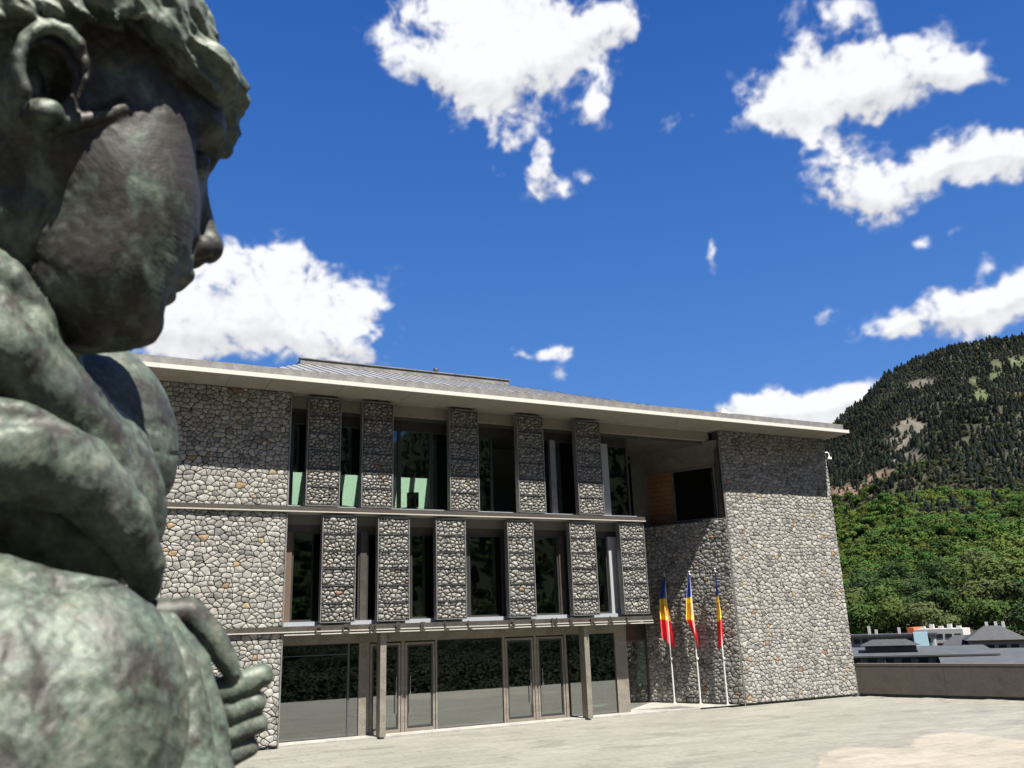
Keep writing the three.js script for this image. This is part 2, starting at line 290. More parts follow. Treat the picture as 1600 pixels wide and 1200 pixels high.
{
  // hipped metal roof: sheets laid side by side with raised seams
  const roof = frameAt('hip_roof', [0, 0, 0], 0, building);
  const y0 = 10.88, y1 = 12.76, z0 = 1.12, z1 = -4, L0 = -.9, L1 = 1.1, R0 = 14.3, R1 = 9.73, n = 38;
  const at = (x, t) => [x, lerp(y0, y1, t), lerp(z0, z1, t)], cutL = t => lerp(L0, L1, t), cutR = t => lerp(R0, R1, t);
  for (let k = 0; k < n; k++) {
    const a = L0 + (R0 - L0) * k / n + .012, b = L0 + (R0 - L0) * (k + 1) / n - .012;
    const tl = x => x < L1 ? (x - L0) / (L1 - L0) : x > R1 ? (R0 - x) / (R0 - R1) : 1, ta = clamp(tl(a)), tb = clamp(tl(b));
    const q = [at(a, 0), at(b, 0), at(b, tb)], extra = (a < L1 && b > L1) ? [at(L1, 1)] : (a < R1 && b > R1) ? [at(R1, 1)] : []; q.push(...extra, at(a, ta));
    part('metal_sheet', poly(q, [q.map((_, i) => i)]), M.roofMetal, roof);
    if (k) { const x = a - .012, t = clamp(tl(x)), p = at(x, 0), e = at(x, t), w = .007, h = .022; part('standing_seam', poly([[x - w, p[1], p[2]], [x + w, p[1], p[2]], [x - w, p[1] + h, p[2] - .01], [x + w, p[1] + h, p[2] - .01], [x - w, e[1], e[2]], [x + w, e[1], e[2]], [x - w, e[1] + h, e[2]], [x + w, e[1] + h, e[2]]], [[0, 1, 3, 2], [2, 3, 7, 6], [0, 2, 6, 4], [1, 5, 7, 3]]), M.steelDark, roof); }
  }
  part('metal_sheet', poly([[L0, y0, -13], [L0, y0, z0], [L1, y1, z1], [L1, y1, -8.2]], [[0, 1, 2, 3]]), M.roofMetal, roof);
  part('metal_sheet', poly([[R0, y0, z0], [R0, y0, -13], [R1, y1, -8.2], [R1, y1, z1]], [[0, 1, 2, 3]]), M.roofMetal, roof);
  // roof light: a low metal kerb with rafters across its open top
  const lant = part('roof_lantern', [box(L1, R1, 12.6, 12.96, -4.1, -3.98), box(L1, R1, 12.6, 12.96, -8.3, -8.2), box(L1, L1 + .1, 12.6, 12.96, -8.2, -4.1), box(R1 - .1, R1, 12.6, 12.96, -8.2, -4.1)], M.gutter, building);
  part('lantern_cap', box(L1 - .05, R1 + .05, 12.962, 13.0, -4.14, -3.94), M.gutter, lant);
  for (let x = 1.9; x < 9.6; x += .78) part('rafter', box(x, x + .20, 12.55, 12.915, -8.2, -4.1), M.white, lant);
  const flue = new THREE.LatheGeometry([[0, 0], [.085, 0], [.085, .34], [.11, .345], [.11, .47], [.075, .48], [0, .48]].map(p => new THREE.Vector2(...p)), 14); flue.translate(6.62, 12.78, -4.35); part('flue_pipe', flue, M.steelDark, building);
}

// ----- the glazed storeys -----
part('concrete_beam', box(.02, 17.0, 10.15, 10.503, -.62, -.452), M.concrete, building);
part('ceiling_panel', box(-.0, 17.1, 10.03, 10.148, -4.0, -.625), M.recessCeiling, building);
part('head_panel', box(.02, 13.08, 9.72, 10.028, -.72, -.64), M.bronzeDark, building);
part('head_panel', box(.02, 13.08, 6.46, 6.708, -.62, -.52), M.bronzeDark, building); part('head_panel', box(.02, 13.08, 6.19, 6.45, -.66, -.56), M.bronze, building);
part('lintel', box(.02, 12.62, 2.785, 3.076, -1.05, -.86), M.champagne, building);
part('jamb_panel', box(.017, .30, 3.47, 6.188, -.62, -.50), M.brown, building); part('jamb_panel', box(.017, .20, 6.97, 9.718, -.70, -.56), M.bronzeDark, building);
for (const [a, b] of [[.02, 13.08]]) { part('window_sill', box(a, b, 3.337, 3.462, -.60, -.30), M.sill, building); part('window_sill', box(a, b, 6.887, 6.965, -.70, -.30), M.sill, building); }
function windowUnit(x0, x1, y0, y1, z, f = .06, glass = M.glass) {
  const w = part('window', [bar(x0, x0 + f, y0, y1, z - .05, z + .04), bar(x1 - f, x1, y0, y1, z - .05, z + .04), bar(x0 + f, x1 - f, y0, y0 + f, z - .05, z + .04), bar(x0 + f, x1 - f, y1 - f, y1, z - .05, z + .04)], M.frame, building);
  part('pane', box(x0 + f, x1 - f, y0 + f, y1 - f, z - .012, z - .010), glass, w); return w;
}
const lowerX = [.30, 2.47, 2.68, 4.17, 6.24, 7.55, 9.74, 9.96, 11.80];
for (let k = 0; k + 1 < lowerX.length; k++) { if (k === 1 || k === 6) { part('mullion', bar(lowerX[k], lowerX[k + 1], 3.465, 6.188, -.66, -.50), M.bronze, building); continue; } windowUnit(lowerX[k] + .004, lowerX[k + 1] - .004, 3.466, 6.187, -.58); }
const upperX = [.20, 1.72, 3.80, 4.95, 7.28, 9.60, 9.82, 11.66];
for (let k = 0; k + 1 < upperX.length; k++) { if (k === 4) { part('mullion', bar(9.60, 9.82, 6.97, 9.718, -.72, -.55), M.steel, building); continue; } windowUnit(upperX[k] + .004, upperX[k + 1] - .004, 6.97, 9.717, -.66); }
part('corner_post', bar(11.80, 12.22, 3.465, 6.188, -.75, -.42), M.post, building); part('corner_post', bar(11.66, 12.08, 6.97, 9.718, -.85, -.50), M.post, building);
windowUnit(12.12, 13.06, 6.97, 9.717, -.66, .07); windowUnit(12.24, 13.06, 3.466, 6.187, -.58);
part('end_wall', box(12.96, 13.08, 3.34, 6.40, -4, -.66), M.bronzeDark, building); part('end_wall', box(12.96, 13.08, 6.97, 10.02, -4, -.74), M.bronzeDark, building);

// gabion panels hung in front of the windows
function gabion(x0, x1, y0, y1, seed) {
  const p = frameAt('gabion_panel', [x0, y0, 0], 0, building), w = x1 - x0, h = y1 - y0, t = .028, zb = -.20, zf = .06;
  part('panel_frame', [bar(0, t, 0, h, zb, zf), bar(w - t, w, 0, h, zb, zf), bar(t, w - t, 0, t, zb, zf), bar(t, w - t, h - t, h, zb, zf)], M.steel, p);
  part('panel_back', box(t, w - t, t, h - t, zb, zb + .03), M.mortar, p);
  part('hanger', [box(w * .2, w * .8, h + .002, h + .035, -.1, .05)], M.steel, p);
  const rows = Math.round(h / .56), rh = (h - 2 * t) / rows, wires = [];
  for (let k = 1; k < rows; k++) wires.push(box(t, w - t, t + k * rh - .006, t + k * rh + .006, -.1, zf + .012));
  for (const g of wires) part('basket_rail', g, M.steelDark, p);
  const mesh = []; for (let x = .1; x < w - .05; x += .1) mesh.push(box(x, x + .0035, t, h - t, zf + .013, zf + .0165)); for (let y = .1; y < h - .05; y += .1) mesh.push(box(t, w - t, y, y + .0035, zf + .017, zf + .0205));
  const wm = part('wire_mesh', mesh, M.steel, p); wm.userData.kind = 'stuff';
  for (let k = 0; k < rows; k++) for (const s of rubble(w - 2 * t - .01, rh - .018, .155, .114, seed * 31 + k)) { s.cx += t + .005; s.cy += t + k * rh + .009; s.P = s.P.map(q => [q[0] + t + .005, q[1] + t + k * rh + .009]); s.parent = p; s.gap = .009; s.depth = .055; s.dome = .05; s.back = -.10; s.lift = -.06; gabionStones.push(s); }
}
[[.53, 1.60], [2.30, 3.36], [5.36, 6.44], [7.95, 9.01], [10.36, 11.44]].forEach(([a, b], k) => gabion(a, b, 6.92, 10.40, 40 + k));
[[1.09, 2.16], [2.87, 3.93], [4.84, 5.90], [7.45, 8.46], [9.91, 10.97], [12.02, 13.10]].forEach(([a, b], k) => gabion(a, b, 3.41, 6.62, 60 + k));

// ----- ground floor -----
const GZ0 = -.95;
part('threshold', box(.02, 15.2, .0, .05, -1.4, -.22), M.sillStone, building);
part('threshold', poly([[13.0, .05, -1.4], [15.2, .05, -.22], [17.0, .05, -.15], [15.4, .05, -3.4], [13, .05, -3.4]], [[0, 4, 3, 2, 1]].map(f => f.reverse())), M.sillStone, building);
function glazing(x0, x1, y0, y1, glass = M.glassLow) { const f = .02, w = part('glazing', [box(x0, x1, y0, y0 + f, GZ0 - .03, GZ0 + .02), box(x0, x1, y1 - f, y1, GZ0 - .03, GZ0 + .02)], M.frame, building); part('pane', box(x0, x1, y0 + f, y1 - f, GZ0 - .006, GZ0 - .004), glass, w); return w; }
part('transom', box(.02, 2.28, 2.45, 2.475, GZ0 - .02, GZ0 + .015), M.steelDark, building);
glazing(.02, 2.24, .052, 2.78, M.glassDark); part('mullion', bar(2.24, 2.30, .052, 2.78, GZ0 - .06, GZ0 + .03), M.steelDark, building); glazing(2.30, 2.60, .052, 2.78, M.glassDark);
const mul = (a, b) => part('mullion', bar(a, b, .052, 2.783, GZ0 - .08, GZ0 + .05), M.champagne, building);
mul(2.60, 2.94); mul(3.99, 4.10); mul(5.16, 5.22); mul(7.60, 7.68); mul(8.80, 8.90); mul(10.00, 10.10);
function door(x0, x1, side) {
  const f = .07, y0 = .055, y1 = 2.74, d = part('door', [bar(x0, x0 + f, y0, y1, GZ0 - .04, GZ0 + .04), bar(x1 - f, x1, y0, y1, GZ0 - .04, GZ0 + .04), bar(x0 + f, x1 - f, y0, y0 + .09, GZ0 - .04, GZ0 + .04), bar(x0 + f, x1 - f, y1 - f, y1, GZ0 - .04, GZ0 + .04)], M.champagne, building);
  part('door_stile', [box(x0 + f, x0 + f + .05, y0 + .09, y1 - f, GZ0 - .03, GZ0 + .02), box(x1 - f - .05, x1 - f, y0 + .09, y1 - f, GZ0 - .03, GZ0 + .02), box(x0 + f + .05, x1 - f - .05, y0 + .09, y0 + .16, GZ0 - .03, GZ0 + .02), box(x0 + f + .05, x1 - f - .05, y1 - f - .06, y1 - f, GZ0 - .03, GZ0 + .02)], M.frame, d);
  part('pane', box(x0 + f + .05, x1 - f - .05, y0 + .16, y1 - f - .06, GZ0 - .006, GZ0 - .004), M.glassLow, d);
  const hx = side > 0 ? x1 - f - .09 : x0 + f + .09; part('door_handle', new THREE.CylinderGeometry(.016, .016, 1.1, 8).translate(hx, 1.15, GZ0 + .09), M.steel, d);
}
door(2.96, 3.97, 1); door(4.12, 5.14, -1); door(7.70, 8.78, 1); door(8.92, 9.98, -1);
glazing(5.22, 7.60, .052, 2.78); glazing(10.10, 12.12, .052, 2.78);
part('wide_pier', bar(12.12, 12.62, .052, 3.076, GZ0 - .25, GZ0 + .06, .01), M.champagne, building);
for (const x of [3.02, 10.34]) part('column', bar(x, x + .19, .052, 3.076, -.42, -.06, .008), M.champagne, building);
{ // glass across the back of the recess, from the pier to the stone
  const a = [12.62, -1.2], b = [15.32, -3.50], L = Math.hypot(b[0] - a[0], b[1] - a[1]), g = frameAt('recess_glazing', [a[0], 0, a[1]], Math.atan2(-(b[1] - a[1]), b[0] - a[0]), building);
  part('glazing_frame', [bar(0, .06, .052, 3.07, -.04, .04), bar(L - .09, L, .052, 3.07, -.04, .04), bar(.06, L - .09, 2.42, 2.48, -.04, .04), bar(.06, L - .09, 3.0, 3.07, -.04, .04)], M.bronze, g);
  part('pane', box(.06, L - .09, .055, 2.42, -.006, -.004), M.glassDark, g); part('louvre_panel', box(.06, L - .09, 2.48, 3.0, -.03, 0), M.bronzeDark, g);
  part('overhead_panel', poly([[12.62, 3.078, -1.1], [13.14, 3.078, -.5], [15.5, 3.078, -3.2], [15.2, 3.078, -3.6]], [[0, 1, 2, 3]]), M.bronze, building);
}

// ----- the angled bay above the flags -----
{
  const g = frameAt('angled_bay', [17.1, 0, 0], TH, building);   // local x: 0 at the block's corner, negative into the recess
  const O = [[-4.06, 6.95], [-.06, 6.95], [-.06, 10.12], [-4.06, 10.12]], I = [[-3.62, 7.05], [-.52, 7.05], [-.52, 9.20], [-3.62, 9.20]], zf = .02, zi = -.55;
  const P = [...O.map(p => [p[0], p[1], zf]), ...I.map(p => [p[0], p[1], zi])];
  for (const f of [[0, 1, 5, 4], [1, 2, 6, 5], [2, 3, 7, 6], [3, 0, 4, 7]]) part('splayed_panel', poly(P, [f]), M.bay, g);
  part('bay_floor', box(-4.06, -.06, 6.93, 6.948, -1.0, .02), M.bronzeDark, g); part('bay_top', box(-4.06, -.06, 10.125, 10.15, -1.0, .0), M.bronzeDark, g);
  part('bay_edge', box(-1.0, -.06, 6.951, 6.975, -.08, .025), M.lip, g);
  const n = 11; for (let k = 0; k < n; k++) { const y = 7.05 + (9.20 - 7.05) * k / n; part('wood_board', box(-3.62, -2.44, y + .009, y + (9.20 - 7.05) / n - .009, zi - .04, zi - .002 - .012 * (k % 2)), M.wood, g); }
  part('window_frame', [bar(-2.44, -2.38, 7.05, 9.2, zi - .06, zi + .03), bar(-.58, -.52, 7.05, 9.2, zi - .06, zi + .03), bar(-2.38, -.58, 7.05, 7.11, zi - .06, zi + .03), bar(-2.38, -.58, 9.14, 9.2, zi - .06, zi + .03)], M.steel, g);
  part('pane', box(-2.38, -.58, 7.11, 9.14, zi - .01, zi - .008), M.glassDark, g);
  part('bay_back', [box(-4.06, -.06, 6.95, 10.12, -2.2, -2.1), box(-4.06, -4.0, 6.95, 10.12, -2.1, -.56), box(-.12, -.06, 6.95, 10.12, -2.1, -.56)], M.inner, g);
}

// ----- rooms behind the glass -----
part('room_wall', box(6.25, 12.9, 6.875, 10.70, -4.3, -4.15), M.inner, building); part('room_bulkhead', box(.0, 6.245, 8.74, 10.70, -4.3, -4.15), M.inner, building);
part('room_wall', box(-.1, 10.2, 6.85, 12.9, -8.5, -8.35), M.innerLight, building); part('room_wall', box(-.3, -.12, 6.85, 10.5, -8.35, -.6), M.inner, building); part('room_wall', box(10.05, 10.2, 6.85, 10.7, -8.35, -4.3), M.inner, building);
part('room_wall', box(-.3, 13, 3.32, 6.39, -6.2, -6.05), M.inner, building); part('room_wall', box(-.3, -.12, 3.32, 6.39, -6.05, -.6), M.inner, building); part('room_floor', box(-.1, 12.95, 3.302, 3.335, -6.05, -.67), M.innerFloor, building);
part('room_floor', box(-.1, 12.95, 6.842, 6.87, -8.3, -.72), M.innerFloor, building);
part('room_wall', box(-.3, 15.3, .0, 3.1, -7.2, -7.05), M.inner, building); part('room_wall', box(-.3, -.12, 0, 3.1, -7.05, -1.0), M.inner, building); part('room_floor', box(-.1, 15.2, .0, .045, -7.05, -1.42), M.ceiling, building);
part('rear_wall', box(-10, 22.5, 0, 10.5, -14.2, -13.9), M.inner, building); part('rear_wall', box(-10, -9.7, 0, 10.5, -13.9, -.62), M.inner, building); part('rear_wall', box(9.7, 17.1, 6.9, 10.0, -5.2, -5.0), M.inner, building);

// ----- lay the stones: the 300 that show largest singly, the others joined -----
function layStones(list, name, restName, keep) {
  const eye = camera.position, v = new THREE.Vector3(), q = new THREE.Vector3(), nrm = new THREE.Vector3();
  building.updateMatrixWorld(true);
  for (const s of list) {
    v.set(s.cx, s.cy, 0).applyMatrix4(s.parent.matrixWorld); nrm.set(0, 0, 1).transformDirection(s.parent.matrixWorld); q.copy(eye).sub(v); const d = q.length();
    s.show = s.area * Math.max(0, q.dot(nrm) / d) / (d * d);
    const p = v.clone().project(camera); const px = (p.x + 1) * 800, py = (1 - p.y) * 600;
    const hidden = px < 250 || (px < 285 && py < 800) || (px < 440 && py > 930 && px < 390) || px > 1600 || py > 1200 || (s.parent.name === 'stone_wall' && s.parent.rotation.y > 1);
    if (hidden) s.show *= .001;
    s.geo = stoneGeometry(s, s.gap, s.depth, s.dome, s.back);
    const odd = s.u < (name === 'stone' ? .013 : .014); s.mat = odd ? M.ochre[Math.floor(s.v * 3)] : M.stones[Math.floor(s.v * 10)];
  }
  list.sort((a, b) => b.show - a.show);
  const rest = [];
  list.forEach((s, k) => {
    if (k < keep) { const m = part(name, s.geo, s.mat, s.parent); m.position.set(s.cx, s.cy, s.lift || 0); return; }
    const g = s.geo.toNonIndexed(); g.translate(s.cx, s.cy, s.lift || 0); g.applyMatrix4(s.parent.matrixWorld);
    const c = s.mat.color, n = g.attributes.position.count, a = new Float32Array(n * 3); for (let i = 0; i < n; i++) { a[i * 3] = c.r; a[i * 3 + 1] = c.g; a[i * 3 + 2] = c.b; }
    g.setAttribute('color', new THREE.BufferAttribute(a, 3)); rest.push(g);
  });
  const m = part(restName, mergeGeometries(rest), new THREE.MeshStandardMaterial({ vertexColors: true, roughness: .92, map: stoneMap, bumpMap: stoneBump, bumpScale: .006 }), building); m.userData.kind = 'stuff';
}
layStones(wallStones, 'stone', 'rubble_facing', 300);
layStones(gabionStones, 'gabion_stone', 'gabion_filling', 300);

// ---------- plaza ----------
const EYE = new THREE.Vector3(-5.486, 3.105, 26.294);      // centre of the bearings used for the landscape
const stain = [[8.2, 12.4], [9.6, 10.9], [10.6, 10.2], [11.59, 9.66], [12.15, 10.14], [12.42, 10.66], [12.92, 10.8], [13.77, 10.02], [15.05, 9.28], [15.95, 9.36], [15.97, 10.3], [15.88, 11.58], [17, 15.6], [8, 15.6]];
function inside(P, x, z) { let c = false; for (let i = 0, j = P.length - 1; i < P.length; j = i++) { const [a, b] = P[i], [d, e] = P[j]; if ((b > z) !== (e > z) && x < (d - a) * (z - b) / (e - b) + a) c = !c; } return c; }
const PX0 = -16, PZ0 = -4, PW = 44, PH = 20;      // area covered by the paving map
const pavingMap = (() => {
  const t = texture(2048, 1024, (u, v) => {
    const x = PX0 + u * PW, z = PZ0 + v * PH, wx = x + .35 * fbm(x * 1.3, z * 1.3, 1, 3), wz = z + .35 * fbm(x * 1.3, z * 1.3, 7, 3);
    const swept = inside(stain, wx, wz) ? 1 : 0;      // the dry cleaned patch with a hard tide line
    let c = .80 + .07 * fbm(x * .25, z * .25, 2, 4) + .09 * fbm(x * 1.1, z * 3.4, 5, 4) + .10 * fbm(x * 7, z * 9, 3, 3) - .07 * smooth(.10, .30, fbm(x * .55, z * .9, 12, 4));
    c += swept * .085;
    return [c * (swept ? 1.01 : .985), c * (swept ? .975 : .98), c * (swept ? .915 : .935)];
  }, true); t.wrapS = t.wrapT = THREE.MirroredRepeatWrapping; return t;
})();
M.paver = [1, .955, 1.03, .925].map(k => std(lin(.300 * k, .292 * k, .271 * k), .74, { map: pavingMap, bumpMap: grainBump.clone(), bumpScale: .002 }));
for (const m of M.paver) m.bumpMap.repeat.set(60, 30);
const plazaOutline = [[-40, -15], [22.9, -15], [22.96, -.05], [29.1, 15.3], [-40, 15.3]];
const plaza = structure('plaza', poly([...plazaOutline.map(p => [p[0], -.03, p[1]]), ...plazaOutline.map(p => [p[0], -.9, p[1]])], [[4, 3, 2, 1, 0], ...[0, 1, 2, 3, 4].map(k => [k, (k + 1) % 5, (k + 1) % 5 + 5, k + 5])]), std(lin(.20, .19, .17), .9));
{
  const r = rng(3), list = [], L = 1.2, D = .4, v = new THREE.Vector3();
  for (let j = 0; j < 42; j++) for (let i = 0; i < 42; i++) {
    const z0 = -1.2 + j * D, x0 = -16 + i * L + (j % 3) * L / 3 + ((j * 7) % 5) * .11, x1 = x0 + L, z1 = z0 + D, cx = (x0 + x1) / 2, cz = (z0 + z1) / 2, tone = Math.floor(r() * 4), dy = (r() - .5) * .002;
    if (z1 > 15.3 || x1 > 22.96 + Math.max(0, cz) * .40 || (cz < .02 && !(cx > .0 && cx < 17.0 && cz > -.25))) continue;
    v.set(cx, 0, cz).project(camera); const dist = Math.hypot(cx - EYE.x, cz - EYE.z), seen = Math.abs(v.x) < 1.02 && Math.abs(v.y) < 1.02 && v.z < 1 && !(v.x < -.50 && v.y < -.9);
    list.push({ x0, x1, z0, z1, tone, dy, s: (seen ? 1 : .001) / (dist * dist * dist) });
  }
  list.sort((a, b) => b.s - a.s);
  const rest = [[], [], [], []], gap = .0035;
  list.forEach((p, k) => {
    const g = box(p.x0 + gap, p.x1 - gap, -.028, p.dy, p.z0 + gap, p.z1 - gap), pos = g.attributes.position, uv = g.attributes.uv;
    for (let i = 0; i < pos.count; i++) uv.setXY(i, (pos.getX(i) - PX0) / PW, (pos.getZ(i) - PZ0) / PH);
    if (k < 300) part('paver', g, M.paver[p.tone], plaza); else rest[p.tone].push(g);
  });
  const all = mergeGeometries(rest.map(l => mergeGeometries(l)), true), m = part('paving', all, M.paver, plaza); m.userData.kind = 'stuff';
}
structure('ground', box(-2500, 2500, -9.4, -9, -2500, 2500), new THREE.MeshPhysicalMaterial({ color: lin(.045, .05, .032), roughness: 1, specularIntensity: .08 }));
// the terrace the sculpture stands on, behind the plaza's edge
structure('terrace', box(-40, .5, -.9, .9, 15.6, 60), std(lin(.085, .082, .066), .95, { map: grainMap }));

// ---------- parapet at the plaza's edge ----------
{
  const a = [22.99, .0], b = [29.2, 15.4], L = Math.hypot(b[0] - a[0], b[1] - a[1]), w = thing('parapet_wall', 'low grey-brown rendered parapet with a flat coping closing the plaza', 'wall', [a[0], 0, a[1]], Math.atan2(-(b[1] - a[1]), b[0] - a[0]));
  const mat = std(lin(.130, .119, .103), .9, { map: texture(512, 512, (u, v) => { const c = .86 + .14 * ring(u, v, 6, 4) + .16 * ring(u, v, 60, 3, 3); return [c, c * .98, c * .96]; }, true, .5, .5), bumpMap: grainBump, bumpScale: .004 });
  for (let k = 0; k < 5; k++) { part('render_panel', box(L * k / 5 + .004, L * (k + 1) / 5 - .004, .09, 1.13, -.3, -.01), mat, w); part('coping', box(L * k / 5 + .003, L * (k + 1) / 5 - .003, 1.142, 1.23, -.30, -.004), mat, w); }
  part('base_recess', box(0, L, -.03, .088, -.27, -.07), M.mortar, w);
}

// ---------- flags ----------
{
  const cloth = texture(64, 256, (u, v0) => {
    const v = 1 - v0, e = v + (u - .5) * .03;       // v runs down the hanging cloth
    let c = e < .335 ? [.015, .06, .36] : e < .66 ? [.90, .66, .02] : [.80, .02, .035];
    const x = (u - .55) * 2.6, y = (v - .50) * 9;   // the shield in the middle stripe
    if (Math.abs(x) < .62 && y > -.72 && y < .5 + .35 * Math.sqrt(Math.max(0, 1 - x * x / .4))) c = Math.abs(x) > .52 || y < -.62 ? [.55, .36, .04] : (x < 0) === (y < 0) ? [.72, .30, .05] : (Math.floor((x + 1) * 8) % 2 ? [.74, .36, .05] : [.86, .58, .05]);
    const n = 1 + .05 * ring(u, v, 8, 3); return c.map(k => Math.pow(clamp(k * n), 1 / 2.2));
  }, true); cloth.wrapS = cloth.wrapT = THREE.ClampToEdgeWrapping;
  const clothMat = new THREE.MeshPhysicalMaterial({ map: cloth, roughness: .8, transmission: .28, thickness: 0, side: THREE.DoubleSide });
  const poleMat = std(lin(.62, .61, .58), .35, { metalness: .3 });
  const dir = [.45, .893], n = [-.893, .45];
  // how each cloth hangs: outline of its left and right edges (offset from the pole, metres) at heights from the top, and its folds
  const hang = [
    { s: 2.77, h: 4.90, L: [[0, -.02], [.3, -.30], [.66, -.33], [1, -.31]], R: [[0, .02], [.3, -.04], [.66, .10], [1, .16]], len: 2.55, skew: .42, folds: 2, label: 'flag in shade hanging limp on the pole nearest the glazed entrance' },
    { s: 1.68, h: 4.92, L: [[0, -.06], [.3, -.22], [.66, -.30], [1, .02]], R: [[0, .0], [.3, .02], [.66, .06], [1, .10]], len: 2.62, skew: .30, folds: 1.5, label: 'sunlit limp flag on the middle pole, its emblem folded into the yellow' },
    { s: .59, h: 4.96, L: [[0, -.03], [.3, -.07], [.66, -.12], [1, -.16]], R: [[0, .01], [.3, .04], [.66, .10], [1, .06]], len: 2.75, skew: -.28, folds: 1.2, label: 'narrow furled flag on the pole nearest the end block' },
  ];
  const along = (T, t) => { for (let i = 0; i + 1 < T.length; i++) if (t <= T[i + 1][0]) return lerp(T[i][1], T[i + 1][1], (t - T[i][0]) / (T[i + 1][0] - T[i][0])); return T[T.length - 1][1]; };
  const c = Math.cos(-.4693), sn = Math.sin(-.4693);
  hang.forEach((f, k) => {
    const x = 17.1 - dir[0] * f.s + n[0] * .22, z = -dir[1] * f.s + n[1] * .22;
    const p = thing('flagpole', ['slim pale flagpole nearest the glazed entrance', 'slim pale flagpole in the middle of the three', 'slim pale flagpole nearest the corner of the end block'][k], 'flagpole', [x, .05, z], 0, 'flagpoles in the recess');
    part('pole', new THREE.CylinderGeometry(.026, .036, f.h, 12).translate(0, f.h / 2, 0), poleMat, p);
    part('cap', new THREE.SphereGeometry(.045, 12, 8).scale(1, .7, 1).translate(0, f.h + .02, 0), poleMat, p);
    part('cleat', bar(-.05, .05, 1.62, 1.70, .02, .07), poleMat, p); part('foot_plate', new THREE.CylinderGeometry(.075, .08, .03, 14).translate(0, .012, 0), poleMat, p);
    const N = 40, W = 14, pos = [], uv = [], id = [];
    for (let j = 0; j <= N; j++) for (let i = 0; i <= W; i++) {
      const t = j / N, w = i / W, a = along(f.L, t), b = along(f.R, t), fold = Math.sin(w * Math.PI * 2 * f.folds + t * 2.2 + k) * .07 * (.25 + t) + .05 * Math.sin(w * 9 + t * 5);
      const hx = lerp(a, b, w), hz = .07 + fold;
      pos.push(hx * c + hz * sn * -1 * -1, f.h - .10 - t * f.len - (w - .5) * f.skew * t * t, hx * -sn + hz * c); uv.push(w, 1 - t);
    }
    for (let j = 0; j < N; j++) for (let i = 0; i < W; i++) { const a = j * (W + 1) + i; id.push(a, a + W + 1, a + 1, a + 1, a + W + 1, a + W + 2); }
    const g = new THREE.BufferGeometry(); g.setAttribute('position', new THREE.Float32BufferAttribute(pos, 3)); g.setAttribute('uv', new THREE.Float32BufferAttribute(uv, 2)); g.setIndex(id); g.computeVertexNormals();
    const fl = thing('flag', f.label, 'flag', [x, .05, z], 0, 'blue, yellow and red flags'); part('cloth', g, clothMat, fl); part('toggle', new THREE.SphereGeometry(.03, 8, 6).translate(0, f.h - .1, .05), poleMat, fl);
  });
}
// dome camera on the block's corner
{
  const d = thing('dome_camera', 'small white dome camera on a bracket at the top corner of the end block', 'camera', [22.98, 9.55, -.02]);
  const arm = new THREE.TubeGeometry(new THREE.CatmullRomCurve3([[0, .38, 0], [.10, .40, .02], [.16, .34, .03], [.16, .18, .03]].map(p => new THREE.Vector3(...p))), 16, .022, 8); part('bracket', arm, M.white, d);
  part('housing', new THREE.CylinderGeometry(.09, .10, .09, 16).translate(.16, .14, .03), M.white, d); part('dome', new THREE.SphereGeometry(.088, 16, 8, 0, 6.2832, Math.PI / 2, Math.PI / 2).translate(.16, .095, .03), M.steelDark, d);
}
// two office chairs behind the upper windows
[[2.6, -3.2, .6, 'black office chair behind the second upper window'], [5.05, -3.0, -.7, 'black office chair behind the widest upper window']].forEach(([x, z, a, l]) => {
  const o = thing('office_chair', l, 'chair', [x, 6.87, z], a, 'chairs in the upper room');
  part('seat', bar(-.24, .24, .44, .52, -.24, .24, .03), M.black, o); part('backrest', bar(-.22, .22, .56, 1.12, -.28, -.22, .02), M.black, o); part('post', new THREE.CylinderGeometry(.03, .03, .4, 8).translate(0, .24, 0), M.black, o); part('foot_star', [0, 1, 2, 3, 4].map(k => box(-.02, .02, .02, .06, 0, .28).rotateY(k * 1.2566)), M.black, o);
});

// ---------- mountainside ----------
const polar = (az, r, y) => new THREE.Vector3(EYE.x + r * Math.sin(az * D2R), y, EYE.z - r * Math.cos(az * D2R));
const skylineKnots = [[20, 2], [38, 5], [43, 7.5], [46, 10.3], [47.7, 11.5], [49.65, 12.85], [51.4, 14.3], [53.4, 15.0], [55.3, 15.45], [57.4, 15.5], [59.4, 15.3], [66, 15.6], [78, 14], [95, 13], [120, 15], [140, 16], [152, 15.5], [159.2, 15.5], [160.2, 11.2], [161.5, 10.8], [162.4, 16], [180, 17], [215, 19], [260, 17], [320, 12], [340, 5]];
function skyline(az) { const K = skylineKnots; if (az <= K[0][0]) return K[0][1]; for (let i = 0; i + 1 < K.length; i++) if (az <= K[i + 1][0]) { const t = (az - K[i][0]) / (K[i + 1][0] - K[i][0]); return lerp(K[i][1], K[i + 1][1], t); } return K[K.length - 1][1]; }
